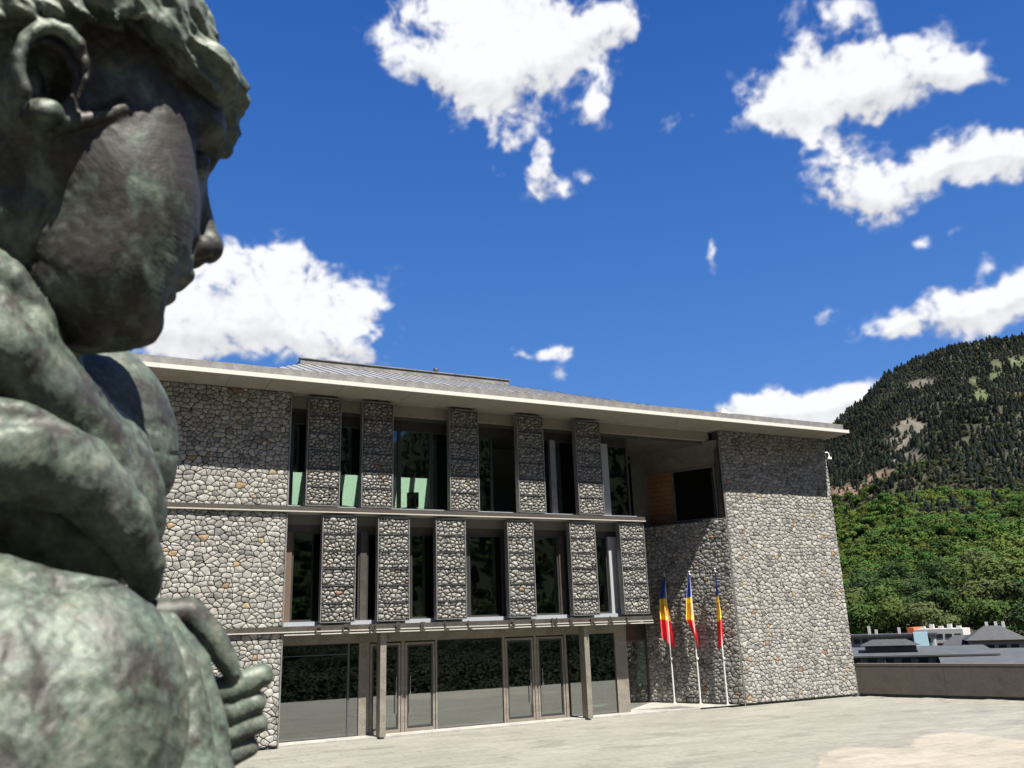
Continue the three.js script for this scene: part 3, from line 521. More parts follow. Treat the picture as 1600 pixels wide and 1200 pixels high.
// bare ground on the slope, by bearing and height angle: [az, el, half widths, kind]
const bare = [[48.4, 7.4, 1.9, .75, 1], [50.3, 8.25, 1.6, .42, 1], [47.5, 6.5, 1.0, .5, 1], [51.6, 10.0, .9, 1.0, 2], [52.2, 11.0, 1.2, .6, 2], [51.2, 9.3, .6, .6, 2], [53.0, 10.6, .5, .5, 2], [57.6, 13.4, .55, .9, 3], [56.3, 13.2, .35, .5, 3], [56.5, 12.4, .45, .5, 3], [58.9, 14.0, .6, .5, 3], [50.0, 13.3, .5, .35, 2], [53.6, 13.6, 1.4, .5, 2], [55.4, 9.9, .3, .5, 3], [52.6, 9.1, .35, .45, 2]];
function bareness(az, el, n) { let b = 0, kind = 0; for (const [a, e, w, h, k] of bare) { const q = ((az - a) / w) ** 2 + ((el - e) / h) ** 2, f = .78 - q + n * 1.9; if (f > b) { b = f; kind = k; } } return [clamp(b), kind]; }
const R0 = 225, R1 = 1150;
function hillY(az, r) {
  const a = skyline(az), s = clamp((r - R0) / (R1 - R0));
  const ang = -1.75 + (a + 1.75) * Math.pow(s, .72), x = r * Math.sin(az * D2R), z = r * Math.cos(az * D2R);
  let relief = (fbm(x / 190, z / 190, 4, 4) * 66 + Math.abs(noise3(x / 120 + 5, z / 120, 2)) * 46 - 14) * Math.min(1, s * 3.2) * (1 - Math.pow(s, 3));
  const crag = bareness(az, ang, 0); if (crag[1] === 2) relief += crag[0] * (Math.abs(noise3(x / 17, z / 17, 8)) * 16 + Math.abs(noise3(x / 38, z / 38, 3)) * 14 - 8);
  let y = EYE.y + Math.min(r, R1) * Math.tan(ang * D2R) + relief;
  if (r < R0) y = lerp(-9, y, smooth(60, R0, r)); if (r > R1) y -= (r - R1) * .45; return y;
}
function hillMesh(a0, a1, da, radii) {
  const pos = [], col = [], id = [], na = Math.round((a1 - a0) / da), nr = radii.length;
  for (let i = 0; i <= na; i++) for (let j = 0; j < nr; j++) {
    const az = a0 + (a1 - a0) * i / na, r = radii[j], y = hillY(az, r), p = polar(az, r, y); pos.push(p.x, p.y, p.z);
    const el = Math.atan2(y - EYE.y, r) / D2R, n = fbm(p.x / 60, p.z / 60, p.y / 60, 4), n2 = fbm(p.x / 14, p.z / 14, p.y / 14, 3), [b, k] = bareness(az, el, n);
    const base = az > 76 ? [.018, .023, .012] : [.040 + .02 * n, .040 + .02 * n, .027], soil = [.115, .080, .060], rock = [.115, .105, .086], grass = [.07, .08, .042], t = k === 1 ? soil : k === 2 ? rock : grass, w = smooth(.15, .5, b);
    for (let c = 0; c < 3; c++) col.push(lerp(base[c], t[c] * (1 + 1.5 * n2), w));
  }
  for (let i = 0; i < na; i++) for (let j = 0; j < nr - 1; j++) { const a = i * nr + j; id.push(a, a + nr, a + 1, a + 1, a + nr, a + nr + 1); }
  const g = new THREE.BufferGeometry(); g.setAttribute('position', new THREE.Float32BufferAttribute(pos, 3)); g.setAttribute('color', new THREE.Float32BufferAttribute(col, 3)); g.setIndex(id); g.computeVertexNormals(); return g;
}
M.hill = new THREE.MeshPhysicalMaterial({ vertexColors: true, roughness: 1, specularIntensity: .08, side: THREE.DoubleSide });
const radii = []; for (let r = 50; r < 1500; r += r < 220 ? 12 : 9) radii.push(r);
const radii2 = []; for (let r = 60; r < 1400; r += 30) radii2.push(r);
structure('mountain', hillMesh(36, 76, .35, radii), M.hill);
structure('valley_side', hillMesh(76, 345, 2, radii2), M.hill);
{ // far rocky summit with late snow, showing just over the eave
  const pos = [], col = [], id = [], n = 60, m = 24, c = polar(41.15, 3900, 0);
  for (let j = 0; j <= m; j++) for (let i = 0; i <= n; i++) { const a = i / n * 6.2832, q = j / m, R = 900 * q, x = c.x + R * Math.cos(a), z = c.z + R * Math.sin(a), y = 938 - 900 * Math.pow(q, 1.15) + fbm(x / 120, z / 120, 1, 5) * 120 * Math.min(1, q * 5 + .12); pos.push(x, y, z); const s = smooth(.02, .12, fbm(x / 70, z / 70, y / 70 + 4, 4) + .05); for (const k of [0, 1, 2]) col.push(lerp([.22, .21, .20][k], .78, s * (y > 860 ? 1 : .3))); }
  for (let j = 0; j < m; j++) for (let i = 0; i < n; i++) { const a = j * (n + 1) + i; id.push(a, a + 1, a + n + 1, a + 1, a + n + 2, a + n + 1); }
  const g = new THREE.BufferGeometry(); g.setAttribute('position', new THREE.Float32BufferAttribute(pos, 3)); g.setAttribute('color', new THREE.Float32BufferAttribute(col, 3)); g.setIndex(id); g.computeVertexNormals(); structure('far_summit', g, M.hill);
}

// ---------- trees ----------
// crowns are leaf clumps: small bent faces spread through lumpy volumes, with gaps between them
function leafCrown(seed, lobes, faces, size, conifer) {
  const r = rng(seed), pos = [], nor = [];
  for (let k = 0; k < faces; k++) {
    let p, out;
    if (conifer) { const t = Math.pow(r(), .75), a = r() * 6.2832, tier = .5 + .5 * Math.cos(t * 38), R = .33 * Math.pow(1 - t, .62) * Math.min(1, .35 + t * 2.2) * (.72 + .34 * tier) * Math.sqrt(.25 + .75 * r()) + .01; p = new THREE.Vector3(Math.cos(a) * R, t - .04 * r(), Math.sin(a) * R); out = new THREE.Vector3(Math.cos(a), -.25 + .5 * r(), Math.sin(a)); }
    else { const l = lobes[Math.floor(r() * lobes.length)], d = new THREE.Vector3(r() * 2 - 1, r() * 2 - .85, r() * 2 - 1).normalize(); p = new THREE.Vector3(l[0], l[1], l[2]).addScaledVector(d, l[3] * (.70 + .36 * r())); out = d.clone(); }
    const s = size * (.6 + .8 * r()), u = new THREE.Vector3(r() - .5, r() - .5, r() - .5).cross(out).normalize().multiplyScalar(s), v = out.clone().cross(u).normalize().multiplyScalar(s * (.6 + .5 * r())).addScaledVector(out, s * (r() - .3) * .8);
    const a = p.clone().sub(u).sub(v), b = p.clone().add(u).addScaledVector(v, -.6), c = p.clone().addScaledVector(u, .25).add(v).addScaledVector(out, s * .3);
    for (const q of [a, b, c]) pos.push(q.x, q.y, q.z);
    const nn = b.clone().sub(a).cross(c.clone().sub(a)).normalize(); if (nn.dot(out) < 0) nn.negate(); nn.lerp(out, .45).normalize(); for (let i = 0; i < 3; i++) nor.push(nn.x, nn.y, nn.z);
  }
  const g = new THREE.BufferGeometry(); g.setAttribute('position', new THREE.Float32BufferAttribute(pos, 3)); g.setAttribute('normal', new THREE.Float32BufferAttribute(nor, 3)); return g;
}
function lobesOf(seed, n) { const r = rng(seed), l = [[0, .56, 0, .34]]; for (let k = 0; k < n; k++) { const a = r() * 6.2832, R = .16 + .22 * r(); l.push([Math.cos(a) * R, .34 + .46 * r(), Math.sin(a) * R, .15 + .14 * r()]); } return l; }
const leafMat = c => new THREE.MeshPhysicalMaterial({ color: c, roughness: .95, transmission: .2, thickness: 0, specularIntensity: .15, side: THREE.DoubleSide });
const leafPlain = c => new THREE.MeshPhysicalMaterial({ color: c, roughness: .95, specularIntensity: .2, side: THREE.DoubleSide });
const broad = [0, 1, 2].map(k => leafCrown(100 + k, lobesOf(200 + k, 10), 900, .040)), needle = [0, 1].map(k => leafCrown(120 + k, null, 420, .05, true));
const fine = [0, 1, 2].map(k => leafCrown(160 + k, lobesOf(260 + k, 14), 5200, .014));
function plantForest(name, label, az0, az1, rA, rB, step, seed, mode) {
  const r = rng(seed), lists = [[], [], [], [], []], q = new THREE.Quaternion(), up = new THREE.Vector3(0, 1, 0);
  for (let rad = rA; rad < rB; rad += step * .86) {
    const da = step / rad / D2R;
    for (let az = az0; az < az1; az += da) {
      const a = az + (r() - .5) * da * 1.1, rr = rad + (r() - .5) * step * 1.1, y = hillY(a, rr), p = polar(a, rr, y), el = Math.atan2(y - EYE.y, rr) / D2R;
      const n = fbm(p.x / 60, p.z / 60, y / 60, 4), [b] = bareness(a, el, n); const keep = r(), h = r(), t = r(), sz = r();
      if (b > .25 && keep < .72) continue;
      if (p.z < 21 && p.x < 34 || p.x < 4.5) { if (rr < 170) continue; }      // clear of the plaza and the terrace
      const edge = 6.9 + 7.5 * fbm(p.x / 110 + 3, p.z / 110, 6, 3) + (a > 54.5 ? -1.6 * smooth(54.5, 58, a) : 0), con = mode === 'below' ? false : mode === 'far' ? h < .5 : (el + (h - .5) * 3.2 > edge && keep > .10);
      if (con && keep > .93) continue;
      const gully = -.2 + (a - 47.5) * .52, gullyShade = el > gully && el < gully + .55 + .8 * fbm(p.x / 45, p.z / 45, 2, 2), clump = fbm(p.x / 75 + 8, p.z / 75, 1, 3), tint = mode === 'near' ? (gullyShade ? .62 : 1 + 1.1 * clump) : 1;  // trees along the gully line are tinted darker to paint in its shade
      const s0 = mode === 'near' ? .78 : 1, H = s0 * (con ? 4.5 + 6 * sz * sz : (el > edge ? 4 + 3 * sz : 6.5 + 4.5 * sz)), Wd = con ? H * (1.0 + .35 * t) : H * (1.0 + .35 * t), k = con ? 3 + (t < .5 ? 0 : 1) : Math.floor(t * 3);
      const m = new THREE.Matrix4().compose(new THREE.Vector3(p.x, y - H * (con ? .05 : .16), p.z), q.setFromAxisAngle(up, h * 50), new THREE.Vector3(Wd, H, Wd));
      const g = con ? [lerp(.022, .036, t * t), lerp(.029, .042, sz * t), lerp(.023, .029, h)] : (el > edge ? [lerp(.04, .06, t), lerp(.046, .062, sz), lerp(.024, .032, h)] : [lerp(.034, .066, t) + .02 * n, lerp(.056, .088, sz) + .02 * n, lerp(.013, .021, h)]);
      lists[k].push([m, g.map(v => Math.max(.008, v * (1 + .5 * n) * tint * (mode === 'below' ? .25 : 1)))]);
    }
  }
  lists.forEach((l, k) => {
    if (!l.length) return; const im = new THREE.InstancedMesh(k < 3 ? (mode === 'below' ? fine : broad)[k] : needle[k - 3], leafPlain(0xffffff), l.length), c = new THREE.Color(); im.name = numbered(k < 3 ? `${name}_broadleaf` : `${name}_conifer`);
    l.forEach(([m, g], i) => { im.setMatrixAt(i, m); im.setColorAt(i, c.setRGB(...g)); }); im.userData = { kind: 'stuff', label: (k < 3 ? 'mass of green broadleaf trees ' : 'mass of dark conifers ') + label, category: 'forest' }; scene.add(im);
  });
}
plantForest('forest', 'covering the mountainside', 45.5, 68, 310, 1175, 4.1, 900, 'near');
plantForest('valley_forest', 'on the far side of the valley, mirrored in the windows', 96, 240, 170, 1100, 11.5, 901, 'far');
plantForest('slope_wood', 'below the open edge of the plaza', 76, 200, 14, 168, 5.5, 902, 'below');

// the trees at the foot of the slope that can be told apart
{
  const bark = std(lin(.10, .075, .055), .9), r = rng(55), protos = [];
  const kinds = [[lin(.045, .078, .019), 'green'], [lin(.059, .086, .022), 'light green'], [lin(.030, .056, .018), 'dark green'], [lin(.066, .080, .029), 'yellowish green']];
  const crowns = [0, 1, 2, 3].map(k => leafCrown(140 + k, lobesOf(240 + k, 13), 2600, .026));
  const trunk = (() => { const g = [new THREE.CylinderGeometry(.02, .036, .42, 7).translate(0, .21, 0)]; for (let k = 0; k < 4; k++) { const a = k * 1.7, l = new THREE.CylinderGeometry(.007, .015, .34, 5).translate(0, .17, 0); l.rotateZ(.55); l.rotateY(a); l.translate(0, .34, 0); g.push(l); } return mergeGeometries(g.map(plain)); })();
  const mats = kinds.map(k => leafMat(k[0]));
  let n = 0;
  for (let row = 0; row < 5; row++) for (let az = 46.2; az < 62; az += 1.9 - row * .12) {
    const a = az + (r() - .5) * 1.2, rad = 224 + row * 19 + (r() - .5) * 12, H = 8.5 + 4.5 * r(), k = Math.floor(r() * 4), y = hillY(a, rad), p = polar(a, rad, y - .5);
    const t = thing('broadleaf_tree', `${kinds[k][1]} broadleaf tree in the wood just above the town roofs`, 'tree', [p.x, p.y, p.z], r() * 6.28, 'trees at the foot of the slope');
    const W = H * (1.0 + .35 * r()); const tr = part('trunk', trunk, bark, t); tr.scale.set(H, H, H); const c = part('crown', crowns[(k + n) % 4], mats[k], t); c.scale.set(W, H, W); n++;
  }
}

// ---------- town below the plaza ----------
{
  const slate = std(lin(.086, .094, .097), .65, { map: texture(512, 512, (u, v) => { const c = .78 + .16 * ring(u, v, 6, 4) + .18 * ring(u, v, 70, 2, 3) - (((v * 32) % 1) < .10 ? .22 : 0); return [c, c, c * 1.02]; }, true, .16, .16) }), slateDark = std(lin(.042, .045, .049), .6, { map: grainMap });
  const stoneW = std(lin(.20, .21, .21), .9, { map: stoneMap }), dark = M.steelDark, glassy = std(lin(.02, .025, .03), .15), whitew = std(lin(.42, .415, .40), .85), orange = std(lin(.50, .10, .03), .8), blue = std(lin(.40, .58, .66), .6), greyW = std(lin(.25, .25, .25), .85);
  const place = (name, label, az, r, y, turn = 0) => { const p = polar(az, r, y); return thing(name, label, 'building', [p.x, p.y, p.z], -az * D2R + turn); };   // local z points back to the plaza
  { // long slate roof just over the parapet, with windows under its eave and a dark roof light
    const b = place('slate_roofed_building', 'long building with a low slate roof and dark roof light just beyond the parapet', 50.6, 88, -7.35, .07);
    part('wall', box(-11, 6.2, 0, 6.78, -9, 0), stoneW, b); part('roof', poly([[-12, 6.85, .25], [6.9, 6.85, .25], [6.9, 7.32, -9], [-12, 7.32, -9], [-12, 6.72, .25], [6.9, 6.72, .25]], [[0, 1, 2, 3], [4, 5, 1, 0]]), slate, b, 'slate roof');
    for (let k = 0; k < 9; k++) { const x = -6.4 + k * 1.42, w = part('window', box(x - .42, x + .42, 5.75, 6.62, .0, .05), dark, b); part('pane', box(x - .36, x + .36, 5.81, 6.56, .05, .06), glassy, w); }
    part('downpipe', new THREE.CylinderGeometry(.06, .06, 6.8, 8).translate(-2.5, 3.4, .12), dark, b); part('downpipe', new THREE.CylinderGeometry(.06, .06, 6.8, 8).translate(2.9, 3.4, .12), dark, b);
    const l = part('roof_light', box(-3.9, .5, 6.95, 7.62, -5.5, -2.6), slateDark, b); part('roof_light_cover', poly([[-4.3, 7.63, -2.3], [.9, 7.63, -2.3], [.9, 7.63, -5.8], [-4.3, 7.63, -5.8], [-3.2, 8.15, -3.6], [-.2, 8.15, -3.6], [-.2, 8.15, -4.6], [-3.2, 8.15, -4.6]], [[0, 1, 5, 4], [1, 2, 6, 5], [2, 3, 7, 6], [3, 0, 4, 7], [4, 5, 6, 7]]), slateDark, l);
  }
  { const b = place('slate_roofed_house', 'lower plain slate roof reaching to the parapet beside the windowed one', 56.0, 84, -8.6, .1); part('wall', box(-5.6, 12, 0, 7.25, -8, 0), stoneW, b); part('roof', poly([[-5.9, 7.3, .5], [12.4, 7.3, .5], [12.4, 8.4, -8.6], [-5.9, 8.4, -8.6]], [[0, 1, 2, 3]]), slate, b); const ch = part('chimney', box(7.2, 7.9, 7.6, 9.1, -6.2, -5.5), greyW, b); part('chimney_cap', box(7.1, 8.0, 9.102, 9.2, -6.3, -5.4), whitew, ch); }
  { const b = place('grey_office_building', 'long dark grey building with two rows of windows behind the slate roof', 48.9, 190, -8.3, -.1); part('wall', box(-9, 9.6, 0, 7.2, -8, 0), greyW, b); for (const y of [4.0, 5.9]) for (let k = 0; k < 11; k++) part('window', box(-8.2 + k * 1.6, -7.0 + k * 1.6, y, y + .9, 0, .05), glassy, b); part('roof', box(-9.5, 10, 7.2, 7.6, -8.4, .5), slateDark, b); for (const [x, h] of [[-7, 1.0], [-2.5, 1.6], [-1.2, .9], [3.1, 1.2]]) part('chimney', box(x, x + .5, 7.6, 7.6 + h, -4, -3.5), whitew, b); part('stair_block', box(6.2, 8.6, 4.2, 7.9, .06, 1.2), blue, b, 'pale blue panel'); }
  { const b = place('white_office_building', 'white flat-roofed building with an orange end wall behind the slate roof', 51.9, 200, -8.0, -.2); part('wall', box(-3.9, 5.2, 0, 7.9, -8, 0), whitew, b); part('end_wall', box(-5.2, -3.92, 0, 8.3, -8, .15), orange, b, 'orange end wall'); for (const y of [4.3, 6.1]) for (let k = 0; k < 5; k++) part('window', box(-3.2 + k * 1.7, -2.0 + k * 1.7, y, y + .85, 0, .05), glassy, b); for (let k = 0; k < 5; k++) part('roof_unit', box(-3.2 + k * 1.7, -2.4 + k * 1.7, 7.9, 8.4 + .4 * (k % 2), -4, -3), whitew, b); }
  { const b = place('pavilion_house', 'dark timber house with a hipped slate roof and white chimneys', 55.0, 180, -9.5, .1); part('wall', box(-4.2, 4.2, 0, 7.7, -7, 0), greyW, b); part('roof', poly([[-5.0, 7.6, .8], [5.0, 7.6, .8], [5.0, 7.6, -7.8], [-5.0, 7.6, -7.8], [-1.3, 10.0, -3], [1.3, 10.0, -3], [1.3, 10, -4], [-1.3, 10, -4]], [[0, 1, 5, 4], [1, 2, 6, 5], [2, 3, 7, 6], [3, 0, 4, 7], [4, 5, 6, 7]]), slateDark, b); for (let k = 0; k < 4; k++) part('window', box(-3.6 + k * 1.9, -2.4 + k * 1.9, 5.4, 6.8, 0, .05), glassy, b); for (const x of [-1.1, .4, 1.6]) part('chimney', box(x, x + .5, 9.4, 10.7, -3.7, -3.2), whitew, b); }
  { const b = place('low_slate_house', 'small house with a dark slate gable between the white building and the timber house', 53.4, 185, -9.3, 0); part('wall', box(-3.4, 3.2, 0, 6.6, -6, 0), greyW, b); part('roof', poly([[-3.9, 6.5, .5], [3.7, 6.5, .5], [2.6, 8.2, -3], [-1.8, 8.2, -3], [-3.9, 6.5, -6.5], [3.7, 6.5, -6.5]], [[0, 1, 2, 3], [5, 4, 3, 2], [1, 5, 2], [4, 0, 3]]), slateDark, b); part('window', box(-1, .4, 4.6, 5.6, 0, .05), glassy, b); }
}

// ---------- bronze sculpture beside the viewer ----------
// Modelled as one distance field in a sculptor's frame (a across towards the building, b downwards, c towards the plaza's near side;
// 1 unit is about 0.8 mm) that is turned and scaled into the world, then meshed and coloured by its patina.
{
  const hyp = Math.hypot, abs = Math.abs, mx = Math.max, mn = Math.min;
  const smin = (a, b, k) => { const h = mx(k - abs(a - b), 0) / k; return mn(a, b) - h * h * k * .25; };
  const smax = (a, b, k) => -smin(-a, -b, k);
  const ell = (x, y, z, c, r) => { const X = (x - c[0]) / r[0], Y = (y - c[1]) / r[1], Z = (z - c[2]) / r[2], k0 = Math.sqrt(X * X + Y * Y + Z * Z), X1 = X / r[0], Y1 = Y / r[1], Z1 = Z / r[2], k1 = Math.sqrt(X1 * X1 + Y1 * Y1 + Z1 * Z1); return k1 < 1e-9 ? -mn(r[0], r[1], r[2]) : k0 * (k0 - 1) / k1; };
  const cap = (x, y, z, a, b) => { const bx = b[0] - a[0], by = b[1] - a[1], bz = b[2] - a[2], px = x - a[0], py = y - a[1], pz = z - a[2], h = clamp((px * bx + py * by + pz * bz) / (bx * bx + by * by + bz * bz)); const dx = px - bx * h, dy = py - by * h, dz = pz - bz * h; return Math.sqrt(dx * dx + dy * dy + dz * dz) - lerp(a[3], b[3], h); };
  const chain = (x, y, z, P) => { let d = 1e9; for (let i = 0; i + 1 < P.length; i++) { const q = cap(x, y, z, P[i], P[i + 1]); if (q < d) d = q; } return d; };
  // profile of the bowed head without nose and lips: [a, b]
  const profile = [[352, 120], [356, 180], [352, 235], [342, 258], [324, 282], [312, 310], [306, 345], [298, 392], [290, 412], [287, 428], [277, 444], [264, 452], [250, 464], [236, 478], [234, 494], [231, 512], [218, 529], [196, 538], [165, 532], [110, 522], [60, 470], [20, 430], [-40, 420], [-110, 380], [-175, 280], [-190, 150], [-150, 20], [-60, -70], [60, -100], [180, -90], [280, -40], [335, 50]];
  function inProfile(x, y) {   // depth inside the outline, negative outside
    let d = 1e18, s = -1; const P = profile;
    for (let i = 0, j = P.length - 1; i < P.length; j = i++) {
      const ax = P[j][0], ay = P[j][1], ex = P[i][0] - ax, ey = P[i][1] - ay, wx = x - ax, wy = y - ay, h = clamp((wx * ex + wy * ey) / (ex * ex + ey * ey)), bx = wx - ex * h, by = wy - ey * h, q = bx * bx + by * by; if (q < d) d = q;
      if ((P[i][1] > y) !== (P[j][1] > y) && x < (P[j][0] - P[i][0]) * (y - P[i][1]) / (P[j][1] - P[i][1]) + P[i][0]) s = -s;
    } return s * Math.sqrt(d);
  }
  const A = .26, CA = Math.cos(A), SA = Math.sin(A), HC = [110, 0, -70], T = .30, CT = Math.cos(T), ST = Math.sin(T);
  let hairness = 0;
  // the head, in its own turned frame: x along the profile, z to the side (seen side positive)
  function head(a, b, c) {
    const x = HC[0] + ((a - HC[0]) * CA - (c - HC[2]) * SA), z0 = (a - HC[0]) * SA + (c - HC[2]) * CA, z = z0 * CT - (b - 300) * ST, s = abs(z), y = 300 + ((b - 300) * CT + z0 * ST) * CT;   // bowed, and tipped a little away
    const X = HC[0] + (x - HC[0]) * CA;        // outline drawn as seen
    const t = inProfile(X, y), R = 215, W = 150;
    let d; { const k = clamp(t / R), w = W * Math.sqrt(mx(0, 1 - (1 - k) * (1 - k))); d = t < 0 ? hyp(t, z) * 1 : (s - w) * .62; if (t >= 0) d = mx(d, -t); }
    // cheek, jaw and brow
    d = smin(d, ell(x, y, s, [178, 328, 78], [96, 122, 84]), 72);
    d = smin(d, ell(x, y, s, [112, 448, 60], [112, 84, 74]), 76);
    d = smin(d, ell(x, y, s, [322, 218, 46], [30, 24, 58]), 30);
    d = smax(d, -ell(x, y, s, [328, 272, 66], [36, 30, 36]), 26);       // eye hollow
    d = smin(d, ell(x, y, s, [304, 272, 58], [20, 17, 24]), 10);        // lid over the eye
    d = smin(d, cap(x, y, s, [322, 280, 30, 5], [300, 284, 82, 4]), 8);
    // nose, wings, lips, chin
    d = smin(d, cap(x, y, z, [312, 292, 0, 15], [325, 380, 0, 20]), 22);
    d = smin(d, ell(x, y, z, [326, 389, 0], [22, 22, 26]), 12);
    d = smin(d, ell(x, y, s, [303, 394, 26], [24, 19, 17]), 9);
    d = smax(d, -ell(x, y, s, [312, 413, 14], [13, 9, 9]), 6);
    d = smin(d, chain(x, y, s, [[288, 430, 0, 13], [279, 436, 26, 13], [254, 446, 58, 6]]), 9);
    d = smin(d, chain(x, y, s, [[256, 463, 0, 12], [246, 464, 22, 12], [234, 458, 48, 5]]), 9);
    d = smax(d, -chain(x, y, s, [[283, 451, 0, 3], [264, 452, 30, 3.5], [240, 452, 66, 5]]), 7);
    d = smin(d, ell(x, y, s, [205, 503, 0], [31, 32, 40]), 26);
    d = smax(d, -cap(x, y, s, [236, 425, 96, 6], [286, 396, 52, 5]), 20);   // fold beside the nose
    // hair: a thick rolled mass over the brow and temples, with a lock down the middle
    let h = ell(x, y, s, [66, 88, 0], [284, 210, 226]);
    h += 26 * smooth(170, 90, x);      // drawn back over the ear
    h = smax(h, (y - 78 - mx(0, x - 190) * .60 - 9 * noise3(x / 40, 3, s / 40)) * .86, 18);
    h = smin(h, chain(x, y, s, [[312, 138, 120, 30], [338, 148, 80, 32], [354, 154, 34, 36], [356, 152, 0, 36]]), 30);
    h = smin(h, chain(x, y, z, [[366, 165, 8, 28], [372, 200, -4, 21], [362, 236, 4, 13]]), 12);
    const fx = x * .8 + y * .6, fy = y * .8 - x * .6, rid = 1 - abs(noise3(fx / 150, fy / 34, s / 60)) * 2.6, rid2 = 1 - abs(noise3(fx / 70 + 7, fy / 18, s / 40)) * 2.4;
    h -= 9 * noise3(x / 62, y / 54, s / 60) + 9 * rid * (y < 175 ? 1 : .5) + 4 * rid2 + 1.6 * noise3(x / 14, y / 14, s / 14);
    hairness = d - h; d = smin(d, h, 5);
    // ear: bowl, rim, lobe and the curls before it
    const EX = 40, EY = 166;
    d = smin(d, ell(x, y, s, [EX - 8, EY + 16, 136], [70, 92, 44]), 18);
    d = smax(d, -ell(x, y, s, [EX, EY - 2, 206], [48, 56, 84]), 9);
    d = smin(d, ell(x, y, s, [EX - 14, EY + 10, 132], [18, 32, 18]), 14);
    let ear = 1e9;
    for (let k = 0; k < 10; k++) { const q0 = -3.7 + k * .44, q1 = q0 + .44, w = k < 7 ? 12.5 : 12.5 - (k - 6) * 2; ear = mn(ear, cap(x, y, s, [EX + 55 * Math.cos(q0), EY + 66 * Math.sin(q0), 200, w], [EX + 55 * Math.cos(q1), EY + 66 * Math.sin(q1), 200 - (k > 6 ? 8 : 0), w])); }
    ear = smin(ear, ell(x, y, s, [EX - 14, EY + 64, 176], [34, 23, 30]), 14);
    ear = smin(ear, chain(x, y, s, [[EX + 14, EY + 74, 164, 16], [EX + 58, EY + 70, 166, 12], [EX + 94, EY + 62, 160, 11], [EX + 122, EY + 50, 156, 14]]), 10);
    d = smin(d, ear, 7);
    return d;
  }
  const NECK = [[-4, 340, -52, 150], [-40, 520, -110, 165], [-60, 700, -140, 220]];
  const COLLAR = [[-90, 380, 120, 46], [10, 438, 118, 34], [58, 498, 100, 28], [84, 540, 70, 18]];
  const SHAWL = [[-120, 500, 170, 72], [10, 548, 160, 62], [80, 622, 120, 54], [150, 690, 60, 50], [205, 750, -20, 38], [222, 784, -60, 22]];
  const SHAWL2 = [[-60, 470, 150, 52], [40, 520, 130, 40], [100, 590, 90, 30], [160, 652, 40, 30], [205, 706, -20, 28], [226, 760, -60, 16]];
  const ROLL = [[-180, 700, 240, 92], [20, 704, 236, 80], [118, 742, 205, 66], [186, 808, 160, 52], [222, 880, 110, 36], [226, 915, 90, 26]];
  const FOLD2 = [[250, 980, 200, 24], [276, 1036, 205, 32], [292, 1110, 215, 36], [302, 1220, 225, 42], [290, 1400, 230, 70]];
  const FOLD3 = [[262, 978, 150, 22], [302, 1040, 140, 28], [324, 1130, 140, 30], [336, 1240, 150, 36], [320, 1400, 160, 60]];
  function drapery(a, b, c) {
    let d = chain(a, b, c, NECK);
    d = smin(d, chain(a, b, c, COLLAR), 14);
    d = smin(d, chain(a, b, c, SHAWL2), 12);
    d = smin(d, chain(a, b, c, SHAWL), 10);
    d = smin(d, ell(a, b, c, [30, 790, 10], [232, 180, 150]), 26);
    d = smin(d, chain(a, b, c, ROLL), 30);
    d = smin(d, ell(a, b, c, [-40, 1180, 300], [322, 316, 250]), 6);
    d = smin(d, ell(a, b, c, [150, 1090, 330], [142, 186, 170]), 40);
    d = smax(d, -cap(a, b, c, [-80, 640, 300, 26], [92, 648, 262, 20]), 26);        // hollow between the rolls
    d = smax(d, -chain(a, b, c, [[-60, 850, 420, 20], [60, 905, 400, 20], [150, 918, 370, 18], [236, 950, 300, 14]]), 22);
    d = smin(d, chain(a, b, c, FOLD3), 10);
    d = smin(d, chain(a, b, c, FOLD2), 8);
    d = smin(d, ell(a, b, c, [-40, 1500, 80], [330, 420, 330]), 60);
    const rough = b > 850 ? smooth(850, 930, b) * (a < 285 ? 1 : .35) : 0;
    d -= 9 * fbm(a / 66, b / 80, c / 66, 3) + (1.6 + .9 * rough) * fbm(a / 18, b / 22, c / 18, 2) + 1.6 * noise3((a + b * .8) / 12, (b - a) / 60, c / 26);
    return d;
  }
  function shoulder(a, b, c) {   // the far shoulder, smooth with torn seams
    let d = ell(a, b, c, [124, 702, -430], [156, 176, 170]);
    d = smax(d, (a - 246) * .55 + (b - 788) * .83, 16);
    const crack = abs(noise3(a / 60, b / 44, 3)) ; d += smooth(.07, .0, crack) * 3.5 * smooth(610, 680, b); d -= 3 * fbm(a / 50, b / 50, c / 50, 3);
    return d;
  }
  const THUMB = [[236, 962, 60, 27], [298, 957, 60, 24], [330, 992, 56, 23], [352, 1030, 50, 20], [362, 1050, 44, 15]];
  const FINGERS = [[[300, 1096, 20, 25], [360, 1076, 24, 23], [409, 1055, 16, 19]], [[300, 1128, 16, 24], [356, 1112, 18, 22], [398, 1097, 8, 19]], [[300, 1160, 8, 24], [352, 1146, 8, 22], [400, 1129, -2, 19]], [[296, 1198, -6, 25], [346, 1182, -6, 24], [386, 1166, -14, 19]]];
  function hand(a, b, c) {
    let d = ell(a, b, c, [285, 1130, 20], [66, 120, 46]);
    d = smin(d, chain(a, b, c, THUMB), 14);
    for (const f of FINGERS) d = smin(d, chain(a, b, c, f), 5);
    d = smax(d, -ell(a, b, c, [377, 1006, 62], [7, 15, 12]), 3);      // thumb nail
    d = smin(d, chain(a, b, c, [[250, 1180, 10, 60], [150, 1300, 20, 90]]), 30);
    d -= 1.6 * fbm(a / 20, b / 20, c / 20, 3);
    return d;
  }
